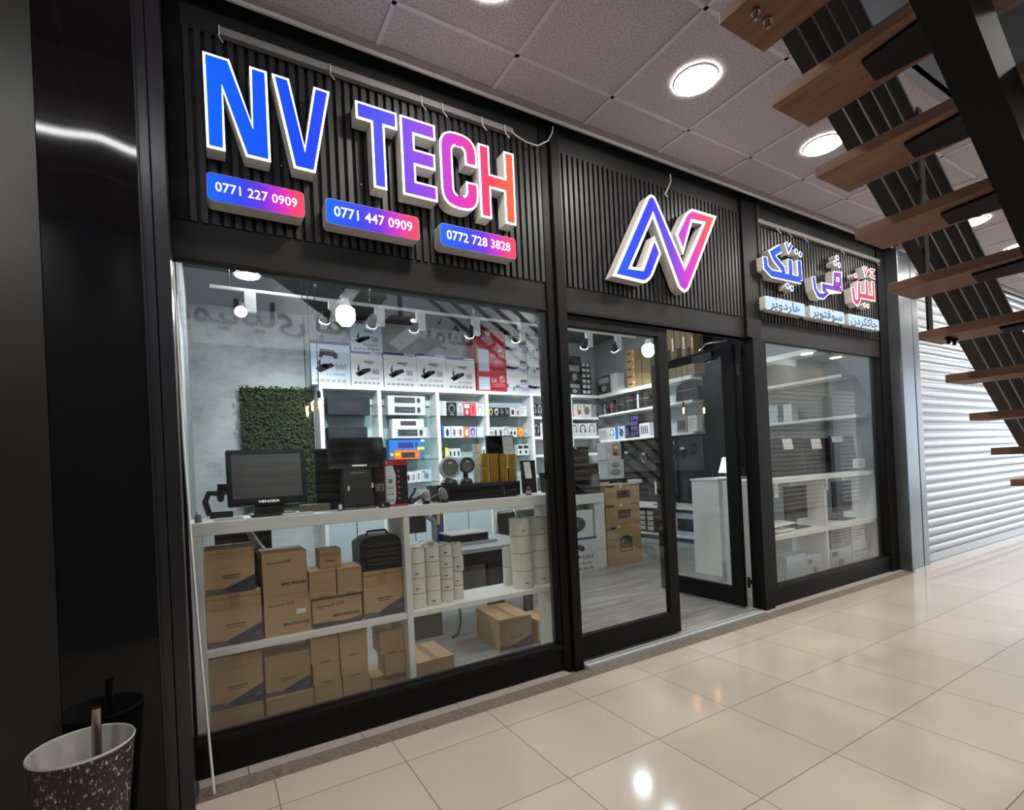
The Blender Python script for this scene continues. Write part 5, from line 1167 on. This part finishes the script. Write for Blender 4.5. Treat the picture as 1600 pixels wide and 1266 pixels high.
part('top_board', (XC, 7.43, 2.3, 5.2, .66, .7), m='white', p=t); part('shelf', (XC+.02, 7.43, 2.32, 5.2, .18, .22), m='white', p=t); part('plinth', (XC+.06, 7.43, 2.32, 5.2, FL, .1), m='cupboard', p=t)
for yv in (2.3, 3.3, 4.25, 5.16): part('divider', (XC+.01, 7.43, yv, yv+.04, .1, .66), m='white', p=t)
part('back_panel', (7.4, 7.43, 2.3, 5.2, .1, .66), m='cupboard', p=t)
def left_face(y_hi, w, z, h, x, dep, m, deco, dc, nm, label, cat='box', grp=None):
    T = Matrix.Translation((x, y_hi, z)) @ Matrix.Rotation(-math.pi/2, 4, 'Z'); tag(mk(nm, goods(0, w, .0005, h, 0, dep, m, deco, dc, T)), label, cat, grp)
left_face(3.2, .8, .22, .38, XC+.06, .2, 'blue_white', 'rect', 'plastic_black', 'monitor_box', 'pale blue monitor box in the low cabinet, behind open leaf')
left_face(4.15, .7, .22, .4, XC+.05, .2, 'dark_box', 'grid', 'silver_box', 'camera_box', 'black box with grid of pale squares in the low cabinet')
def monitor_r(yc, w, h, x, z, label, paper=False):
    t = thing('monitor', (x, yc, z), label, 'monitor', 'monitors on the low cabinet')
    b = MB(); b.box(x, x+.03, yc-w/2, yc+w/2, z+.1, z+.1+h, 'bezel'); mk('housing', b, t, bevel=.003)
    b = MB(); b.box(x-.0015, x, yc-w/2+.012, yc+w/2-.012, z+.125, z+.1+h-.012, 'screen_black'); mk('screen', b, t)
    b = MB(); b.box(x+.03, x+.06, yc-.03, yc+.03, z+.012, z+.3, 'plastic_dark'); b.box(x-.06, x+.12, yc-.1, yc+.1, z, z+.014, 'plastic_dark'); mk('stand', b, t)
    if paper: b = MB(); b.quad([(x-.004, yc+.1, z+.2), (x-.004, yc-.02, z+.2), (x-.004, yc-.02, z+.42), (x-.004, yc+.1, z+.42)], 'paper'); mk('price_sheet', b, t, fix=False)
monitor_r(2.65, .6, .36, 6.95, .7, 'black monitor on the low cabinet behind the open leaf')
monitor_r(3.5, .55, .4, 6.95, .7, 'black monitor with price sheet, middle of the low cabinet', True)
monitor_r(4.25, .55, .4, 6.95, .7, 'black monitor farthest back on the low cabinet')

# ------------------------------------------------------------------ reception desk with the printer cartons
YD = 2.56
t = thing('reception_desk', (4.2, 2.8, FL), 'white reception desk seen through the door, left of brown cartons', 'desk')
zc = at(925, 772, y=YD).z
part('counter_top', (3.3, 4.84, YD-.01, 3.1, zc-.13, zc), m='white_warm', p=t); part('end_panel', (4.66, 4.84, YD, 3.1, FL, zc-.13), m='white_warm', p=t)
part('back_panel', (3.36, 4.66, 3.05, 3.09, FL, zc-.13), m='cupboard', p=t); part('end_panel', (3.3, 3.37, YD, 3.05, FL, zc-.13), m='white_warm', p=t)
x0, x1, za, zb = span(900, 838, 942, 896, YD-.0)
tag(mk('printer_box', goods(3.95, 4.645, FL+.0005, zb, YD-.03, .45, 'white_box', 'printer2', 'navy')), 'white printer box with blue band on the floor in reception desk', 'box', 'printer boxes in the reception desk')
_, _, za, zt2 = span(899, 797, 938, 838, YD)
tag(mk('printer_box', goods(3.95, 4.6, zb+.001, zt2, YD-.02, .42, 'white_box', 'cam', 'plastic_dark')), 'white machine box above the blue banded one in reception desk', 'box', 'printer boxes in the reception desk')
z = FL; YE = YD
for k, (pa, pt, pb, deco, nm) in enumerate(((949.5, 819, 1003, 'epsonb', 'bottom'), (948, 786, 1001, 'epson', 'middle'), (947, 756.5, 1000, 'epson', 'top'))):
    zt = at((pa+pb)/2, pt, y=YE).z; x0 = at(pa, (pt+40), y=YE).x; x1 = at(pb, pt+40, y=YE).x
    b = goods(x0, x1, z+.0005, zt, YE, .42, 'brown', deco, 'ink_soft'); b.text('EPSON', (x0+.1*(x1-x0), YE-.003, z+(zt-z)*.9), .05, 'ink', bold=.02)
    tag(mk('cardboard_box', b, bevel=.002), 'brown printer carton, %s of three on the shop floor' % nm, 'box', 'brown cartons on the shop floor'); z = zt+.0005
b = MB(); x0, x1, za, zb = span(988, 750, 1000, 757, YE+.1); b.box(x0, x1, YE+.06, YE+.2, z, z+.05, 'paper'); tag(mk('paper_block', b), 'small white block on the top brown carton', 'paper')
# on the reception desk
slab_monitor(3.9, 4.4, zc+.005, zc+.34, 2.72, 10, 'dark monitor on the reception desk behind door post', None, zc, 'screen_black', 'monitors on the reception desk')
x0, x1, _, z1 = span(896, 724, 946, 770, YD+.05); x1 = 4.83; slab_monitor(x0, x1, zc+.002, z1, YD+.05, 4, 'wide black screen at the right end of reception desk', None, zc, 'screen_black', 'monitors on the reception desk')
x0, x1, z0, z1 = span(894, 698, 934, 722, YD+.3); x1 = 4.82; b = MB(); b.box(x0, x1, YD+.28, YD+.44, zc+.001, zc+.2, 'plastic_black'); b.box(x0, x1, YD+.27, YD+.4, zc+.2, z1, 'plastic_black'); b.box(x0+.02, x0+.06, YD+.266, YD+.27, z1-.03, z1-.01, 'paper'); b.box(x0+.08, x1-.05, YD+.262, YD+.27, zc+.28, zc+.3, 'paper')
tag(mk('label_printer', b, bevel=.004), 'black printer standing behind the wide screen on reception desk', 'printer')
x0, x1, z0, z1 = span(949, 718, 975, 748, 3.2); zz = at(960, 757, y=3.2).z
t2 = thing('side_table', (5.35, 3.4, FL), 'dark table behind the brown cartons holding white boxes', 'table')
part('tabletop', (5.0, 6.0, 3.18, 3.7, z0-.04, z0-.002), m='desk_black', p=t2)
for x in (5.02, 5.93):
    for yq2 in (3.2, 3.63): part('leg', (x, x+.05, yq2, yq2+.05, FL, z0-.04), m='desk_black', p=t2)
tag(mk('appliance_box', goods(x0, x1, z0, z1, 3.2, .2, 'white_box', 'mug', 'grey_box')), 'white box with grey figure above the brown cartons', 'box', 'white boxes above the cartons')
xa, xb, _, zu = span(946, 691, 970, 717, 3.2); tag(mk('appliance_box', goods(xa, xb, z1+.001, z1+.001+(zu-z1), 3.2, .2, 'white_box', 'photo', '')), 'white box with food picture stacked above grey figure box', 'box', 'white boxes above the cartons')
# white pedestal with a lamp
t = thing('pedestal', (5.6, 1.25, FL), 'plain white pedestal visible through the open door leaf', 'pedestal')
b = MB(); b.box(5.42, 6.05, 1.09, 1.5, FL, 1.215, 'white'); mk('body', b, t, bevel=.004)
b = MB(); b.box(5.41, 6.06, 1.08, 1.51, 1.215, 1.24, 'white'); mk('top_plate', b, t, bevel=.003)
t = thing('table_lamp', (5.86, 1.3, 1.24), 'small table lamp with white shade on the pedestal', 'lamp')
b = MB(); b.lathe([(0, 0), (.05, 0), (.05, .01), (.008, .014), (.008, .1)], (5.86, 1.3, 1.24), 'chrome', 20); mk('base', b, t)
b = MB(); b.lathe([(.09, .06), (.035, .26)], (5.86, 1.3, 1.24), 'shade_glow', 28); mk('lamp_shade', b, t, fix=False)

# ------------------------------------------------------------------ moss panel on the concrete back wall
t = thing('moss_panel', (1.0, 5.6, 1.0), 'square green artificial foliage panel on the concrete back wall', 'wall decoration')
mx0, mx1 = at(376, 650, y=5.6).x, 1.495; mz0, mz1 = at(440, 795, y=5.6).z, 2.9
b = MB(); b.box(mx0, mx1, 5.6, 5.66, mz0, mz1, 'moss_back'); mk('backing', b, t)
b = MB(); rn = random.Random(11)
for k in range(4200):
    x, z = rn.uniform(mx0-.015, mx1-.02), rn.uniform(mz0-.015, mz1+.02); y = 5.59-rn.uniform(0, .07); s = rn.uniform(.02, .042)
    a, c, d = rn.uniform(0, 6.28), rn.uniform(-.7, .7), rn.uniform(-.8, .5)
    u = Vector((math.cos(a), .35*c, math.sin(a))); v = Vector((-math.sin(a), d, math.cos(a)))
    o_ = Vector((x, y, z)); b.add([o_-u*s*.1, o_+u*s*.5+v*s*.42-Vector((0, .008, 0)), o_+u*s, o_+u*s*.5-v*s*.42-Vector((0, .008, 0))], [(0, 1, 2, 3)], 'moss' if rn.random() < .72 else 'moss_light')
f = mk('foliage', b, t, fix=False); f['kind'] = 'stuff'

# ------------------------------------------------------------------ ceiling fittings inside the shop
def pendant(px, py, y, label):
    p = at(px, py, y=y); t = thing('pendant_bulb', (p.x, y, p.z), label, 'hanging lamp', 'large pendant bulbs near the glass')
    b = MB(); b.lathe([(0, -.085), (.035, -.078), (.068, -.04), (.074, .0), (.068, .045), (.05, .06)], p, 'bulb_glow', 24); mk('bulb', b, t)
    b = MB(); b.lathe([(.052, .06), (.035, .1), (.028, .13), (.0, .13)], p, 'lamp_ring', 20); mk('bulb_base', b, t)
    b = MB(); b.lathe([(.026, .13), (.026, .2), (.0, .21)], p, 'plastic_black', 16); mk('socket', b, t)
    b = MB(); b.tube([p+Vector((0, 0, .2)), (p.x, p.y, 4.13)], .004, 'cable_black', 6); mk('cord', b, t)
pendant(540, 493, 1.0, 'large glowing white bulb hanging behind the left window')
pendant(1013, 547, 1.35, 'large glowing white bulb hanging behind the door glass')
def edison(px, py, y, label):
    p = at(px, py, y=y); t = thing('filament_bulb', (p.x, y, p.z), label, 'hanging lamp', 'filament bulbs on cords')
    b = MB(); b.lathe([(0, -.075), (.022, -.068), (.032, -.035), (.028, .0), (.016, .04), (.014, .055)], p, 'bulb_glass', 18); mk('glass', b, t)
    b = MB(); b.tube([p+Vector((.008*math.cos(k*1.9), .008*math.sin(k*1.9), -.055+.008*k)) for k in range(11)], .005, 'filament', 5); mk('filament', b, t)
    b = MB(); b.cone(p+Vector((0, 0, .05)), p+Vector((0, 0, .11)), .017, .015, 'plastic_black', 14); mk('socket', b, t)
    b = MB(); b.tube([p+Vector((0, 0, .1)), (p.x, p.y, 4.13)], .004, 'cable_black', 6); mk('cord', b, t)
edison(480, 640, 2.0, 'amber filament bulb, leftmost and lowest of three before the moss')
edison(488, 632, 2.1, 'amber filament bulb, middle of three before the moss')
edison(499, 630, 1.9, 'amber filament bulb, rightmost of three before the moss')
edison(1068, 640, 2.3, 'amber filament bulb seen through open leaf, left one'); edison(1100, 640, 2.3, 'amber filament bulb seen through open leaf, right one')
for px, py, w in ((386, 431, 'behind the top left of the left window'),):
    p = at(px, py, z=4.12); downlight(p.x, p.y, 'round white downlight in shop ceiling, '+w, 4.122, .14, 'lamp_disc_shop')
for x, y, w in ((2.6, 1.4, 'second from left, above the desk'), (4.9, 1.6, 'above the entrance'), (6.4, 1.4, 'over the right window display'), (2.4, 3.6, 'deep in the room on the left'), (4.7, 3.9, 'deep in the middle of the room'), (6.3, 3.6, 'deep in the room on the right'), (.7, 3.4, 'in front of the concrete wall')):
    downlight(x, y, 'round white downlight in shop ceiling, '+w, 4.122, .12, 'lamp_disc_shop')
# lighting track with spots
YT, ZTR = 3.55, 3.7
t = thing('lighting_track', (3.2, YT, ZTR), 'long white lighting track hung under the shop ceiling', 'lighting track')
b = MB(); b.box(.1, 6.6, YT-.018, YT+.018, ZTR-.015, ZTR+.015, 'white'); mk('rail', b, t)
for x in (.3, 1.9, 3.4, 5.0, 6.05):
    b = MB(); b.cone((x, YT, ZTR+.01), (x, YT, 4.13), .004, .004, 'chrome', 6); mk('hanger', b, t)
def spot(px, label, aim, glow=True):
    x = at(px, 480+.123*(px-580), y=YT).x; z = ZTR-.016
    t = thing('track_spotlight', (x, YT, z), label, 'spotlight', 'spotlights on the long track')
    b = MB(); b.box(x+.02, x+.14, YT-.03, YT+.03, z-.24, z, 'white'); mk('driver_box', b, t, bevel=.003)
    h = Vector((x-.02, YT, z-.2)); d = (Vector(aim)-h).normalized()
    b = MB(); b.tube([(x+.02, YT, z-.1), (x-.02, YT, z-.14), h-d*.05], .012, 'plastic_black', 8); mk('arm', b, t)
    b = MB(); b.cone(h-d*.09, h+d*.06, .05, .062, 'plastic_black', 20); hd = mk('head', b, t)
    b = MB(); b.cone(h+d*.06, h+d*.09, .064, .066, 'white', 20, False); mk('rim', b, hd, fix=False)
    a = d.orthogonal().normalized(); c = d.cross(a); b = MB(); b.add(b.ring(h+d*.075, a, c, .062, 20), [tuple(range(20))], 'spot_glow'); mk('lens', b, hd, fix=False)
    light('spot_light', 'SPOT', h+d*.11, 150, (.9, .97, 1), .05, aim, 75, .8)
for i, (px, aim) in enumerate(((378, (.2, 1.2, 1.2)), (510, (1.2, 5.5, 2.0)), (583, (2.0, 5.4, 1.9)), (648, (3.0, 5.3, 2.0)), (735, (3.9, 5.3, 2.0)), (807, (5.0, 5.3, 2.0)), (914, (6.3, 5.3, 1.9)), (960, (7.3, 4.2, 2.1)))):
    spot(px, 'black and white spotlight on the long track, %s from left' % ('first', 'second', 'third', 'fourth', 'fifth', 'sixth', 'seventh', 'eighth')[i], aim)
# dark air-conditioning cassette and a small camera on the ceiling
b = MB(); p = at(363, 420, z=4.1); b.ball((p.x, p.y, 4.1), .05, .05, .04, 'plastic_black'); b.cone((p.x, p.y, 4.1), (p.x, p.y, 4.13), .05, .055, 'plastic_dark', 16); tag(mk('dome_camera', b), 'small black dome camera on the shop ceiling', 'camera')

# ------------------------------------------------------------------ display unit behind the right window
UT, UM = 1.245, .655
t = thing('display_counter', (6.1, .33, FL), 'white open display counter behind the right window', 'counter')
part('worktop', (4.78, 7.28, .13, .55, UT-.045, UT), p=t, m='white'); part('shelf', (4.83, 7.22, .135, .55, UM-.05, UM), p=t, m='white')
part('side_panel', (4.78, 4.83, .13, .55, FL, UT-.045), p=t, m='white'); part('side_panel', (7.22, 7.28, .13, .55, FL, UT-.045), p=t, m='white'); 
for z0, z1 in ((FL, UM-.05), (UM, UT-.045)): part('divider', (6.02, 6.06, .14, .55, z0, z1), p=t, m='white')
y = .18
def rbox(px0, py0, px1, base, m, deco, dc, nm, label, dep=.3, dy=0.):
    x0, x1 = at(px0, 870, y=y+dy).x, at(px1, 870, y=y+dy).x; z1 = at((px0+px1)/2, py0, y=y+dy).z
    tag(mk(nm, goods(x0, x1, base+.0005, z1, y+dy, dep, m, deco, dc)), label, 'box', 'boxes at the foot of the right window'); return z1
rbox(1229, 868, 1258, FL, 'blue_white', 'text', 'silver_box', 'paper_carton', 'pale blue carton at left of right window floor')
rbox(1259.5, 868, 1285, FL, 'blue_white', 'cam', 'silver_box', 'paper_carton', 'pale blue carton left of the divider in right window')
zz = rbox(1297, 856, 1331, FL, 'blue_white', 'cam', 'silver_box', 'paper_carton', 'pale blue carton right of the divider in right window')
rbox(1300, 825, 1330, zz, 'grey_box', 'text', 'plastic_dark', 'paper_carton', 'grey striped carton on the pale blue one, right window')
zz = rbox(1333, 850, 1356, FL, 'white_box', 'text', 'grey_box', 'paper_carton', 'white carton at right of right window, lower'); rbox(1333, 820, 1353, zz, 'white_box', 'text', 'plastic_grey', 'paper_carton', 'white carton at right of right window, upper')
b = MB(); p = at(1364, 842, y=.3); b.box(p.x-.07, p.x+.08, .28, .4, FL, .25, 'dark_box'); b.box(p.x-.06, p.x+.05, .29, .4, .25, .5, 'plastic_black'); tag(mk('speaker_box', b, bevel=.004), 'black speaker box in the right corner of right window', 'speaker')
t = thing('router', (5.1, .3, UM), 'flat white router on the middle shelf of right window', 'router')
p = at(1217, 815, y=.28); b = MB(); b.prism([rrect(p.x-.18, p.x+.16, UM+.012, UM+.035, .01)], .2, .42, 'white'); mk('body', b, t, bevel=.004)
b = MB(); b.hexa([(p.x-.17, .24, UM+.06), (p.x+.2, .2, UM+.085), (p.x+.18, .36, UM+.1), (p.x-.17, .42, UM+.12)], [(p.x-.17, .24, UM+.068), (p.x+.2, .2, UM+.093), (p.x+.18, .36, UM+.108), (p.x-.17, .42, UM+.128)], 'white'); b.box(p.x-.1, p.x+.05, .3, .34, UM+.03, UM+.085, 'grey_box'); mk('lid', b, t)
b = MB(); b.box(p.x-.15, p.x-.1, .22, .25, UM+.001, UM+.013, 'plastic_dark'); b.box(p.x+.08, p.x+.13, .22, .25, UM+.001, UM+.013, 'plastic_dark'); mk('foot', b, t)
for px, w, hh in ((1243, 'left compartment', .42), (1316, 'right compartment', .3)):
    p = at(px, 815, y=.35); t = thing('monitor_stand', (p.x, .36, UM), 'dark monitor on foot in the %s of right window' % w, 'monitor', 'monitors in the right window')
    b = MB(); b.box(p.x-.13, p.x+.15, .26, .46, UM+.001, UM+.015, 'plastic_dark'); mk('base', b, t, bevel=.004)
    b = MB(); b.box(p.x-.03, p.x+.05, .36, .4, UM+.014, UM+hh, 'plastic_grey'); mk('neck', b, t)
    b = MB(); b.box(p.x-.2, p.x+.22, .33, .36, UM+.1, UM+.48, 'bezel'); mk('panel', b, t, bevel=.004)
for i, (pa, pt, pb, lb) in enumerate(((1207, 684, 1262, 'left'), (1264, 684, 1303, 'middle'), (1305, 680, 1341, 'right'))):
    x0, x1 = at(pa, 720, y=.4).x, at(pb, 720, y=.4).x; z1 = at((pa+pb)/2, pt, y=.4).z
    slab_monitor(x0, x1, UT+.003, z1, .4, 6, 'black framed screen with price card on the right window counter, %s' % lb, ((.4, .66, .7, .98), (.25, .62, .7, .98), (.05, .5, .82, .98))[i], UT, 'screen_black', 'screens on the right window counter')
def card(px0, py0, px1, py1, y, label, zfix=None):
    x0, x1, z0, z1 = span(px0, py0, px1, py1, y); b = MB(); b.box(x0, x1, y, y+.0025, z0, z1, 'paper')
    for k in range(3): b.quad([(x0+.1*(x1-x0), y-.001, z0+(z1-z0)*(.3+.2*k)), (x0+.85*(x1-x0), y-.001, z0+(z1-z0)*(.3+.2*k)), (x0+.85*(x1-x0), y-.001, z0+(z1-z0)*(.34+.2*k)), (x0+.1*(x1-x0), y-.001, z0+(z1-z0)*(.34+.2*k))], 'ink_soft')
    tag(mk('price_card', b), label, 'price card', 'price cards in the right window')
card(1210, 752, 1216, 778, .126, 'curled white price strip hanging from right window counter, left')
card(1290, 746, 1294, 766, .126, 'white price strip hanging from right window counter at the divider')
card(1333, 717, 1352, 731, .2, 'folded white leaflet on the right end of counter')
tt = thing('wall_screen', (6.95, .62, UT), 'black screen with white sheet at right edge of right window', 'screen')
x0, x1, z0, z1 = span(1343, 606, 1372, 640, .6); b = MB(); b.box(x0, x1, .6, .64, z0, z1, 'bezel'); mk('panel', b, tt, bevel=.004)
b = MB(); b.box(x0+.09, x1-.02, .596, .599, z0+.05, z1+.02, 'paper'); mk('sheet', b, tt)
b = MB(); b.box((x0+x1)/2-.04, (x0+x1)/2+.04, .62, .66, UT-.05, z0+.02, 'plastic_black'); mk('post', b, tt)
x0, x1, z0, z1 = span(1346, 682, 1377, 732, .45); b = MB(); b.box(x0, x1, .42, .5, UT, z1, 'plastic_black'); tag(mk('upright_screen', b, bevel=.004), 'tall black panel at right end of the right window counter', 'screen')

# ------------------------------------------------------------------ bucket in front of the column
bc = (-.455, -.49, 0)
t = thing('waste_bucket', bc, 'black speckled bucket with white inside before the black column', 'bucket')
b = MB(); b.lathe([(0, .0), (.115, .0), (.163, .508)], bc, 'bucket_out', 40); mk('shell', b, t, fix=False)
b = MB(); b.lathe([(.163, .508), (.166, .513), (.163, .519), (.158, .515), (.112, .02), (0, .02)], bc, 'bucket_in', 40); mk('lining', b, t, fix=False)
b = MB(); p0 = Vector((-.43, -.43, .03)); p1 = at(150, 1106, y=-.47); b.cone(p0, p1, .0165, .0165, 'steel', 20); tag(mk('metal_tube', b), 'short steel tube standing in the speckled bucket', 'tube')
# thin pale strip leaning by the left window
b = MB(); b.tube([(-.034, -.17, .004), (-.072, -.055, .8), (-.098, -.04, 1.7), (-.108, -.035, 2.6)], .006, 'white_warm', 6); tag(mk('plastic_strip', b), 'thin pale strip leaning against the left window frame', 'strip')

# ------------------------------------------------------------------ staircase over the walkway
t = thing('staircase', (3.5, -2.5, 0), 'open staircase with walnut treads on a black central beam', 'stairs')
RUN, RISE, X1, Z1_ = .2935, .2013, 1.637, 3.048
ST_Y0, ST_Y1 = -3.02, -1.9
for k in range(-3, 15):
    x, z = X1+RUN*k, Z1_-RISE*k
    if z < .1: break
    b = MB(); b.box(x, x+.262, ST_Y0, ST_Y1, z, z+.042, 'tread_wood'); tr = mk('tread', b, t, bevel=.002)
    b = MB(); e = .014
    b.prism([[(0, 0), (1, 0)]+[(1, 1), (0, 1)]], 0, 1, 'bracket') if False else None
    pts = [(x+.03, -2.42), (x+.06, -2.19), (x+.2, -2.17), (x+.245, -2.42)]
    b.add([(a, c, z-.001) for a, c in pts]+[(a, c, z-.012) for a, c in pts], [(0, 1, 2, 3), (7, 6, 5, 4), (0, 4, 5, 1), (1, 5, 6, 2), (2, 6, 7, 3), (3, 7, 4, 0)], 'bracket')
    mk('bracket', b, tr)
    if k in (0, 5):
        for dx in (.06, .13):
            b = MB(); b.tube([(x+dx, ST_Y1-.1, z), (x+dx, ST_Y1-.1, z-.035)], .008, 'chrome' if k == 0 else 'bracket', 8); b.lathe([(.016, -.004), (.016, -.012), (.01, -.012)], (x+dx, ST_Y1-.1, z), 'chrome' if k == 0 else 'bracket', 10); mk('bolt', b, tr)
sl = -RISE/RUN
zl = lambda x, o: Z1_+sl*(x-X1)+o
b = MB(); xa, xb = -1.0, 6.0
lo = lambda x, y, o: (x, y, zl(x, o))
b.hexa([lo(xa, -2.525, -.21), lo(xb-.2, -2.525, -.21), lo(xb-.2, -2.42, -.21), lo(xa, -2.42, -.21)], [lo(xa, -2.525, -.013), lo(xb-.35, -2.525, -.013), lo(xb-.35, -2.42, -.013), lo(xa, -2.42, -.013)], 'stringer')
mk('stringer', b, t)
RY = -1.905
def rail_bar(o, h, x0, x1):
    b = MB(); y0, y1 = RY, RY+.06
    b.hexa([(x0, y0, zl(x0, o)), (x1, y0, zl(x1, o)), (x1, y1, zl(x1, o)), (x0, y1, zl(x0, o))], [(x0, y0, zl(x0, o+h)), (x1, y0, zl(x1, o+h)), (x1, y1, zl(x1, o+h)), (x0, y1, zl(x0, o+h))], 'rail'); return b
o0 = 3.144-(Z1_+sl*(2.044-X1))
for k in range(5): mk('rail_bar', rail_bar(o0+.14+.176*k, .022, -.2, 5.4), t)
for k in (-3, 0, 5, 10):
    x = X1+RUN*k+.1; z = Z1_-RISE*k
    b = MB(); b.box(x-.02, x+.03, RY-.012, RY-.002, z+.04, z+1.2, 'stringer'); b.box(x-.02, x+.03, RY-.09, RY-.012, z+.042, z+.05, 'stringer'); mk('rail_post', b, t)
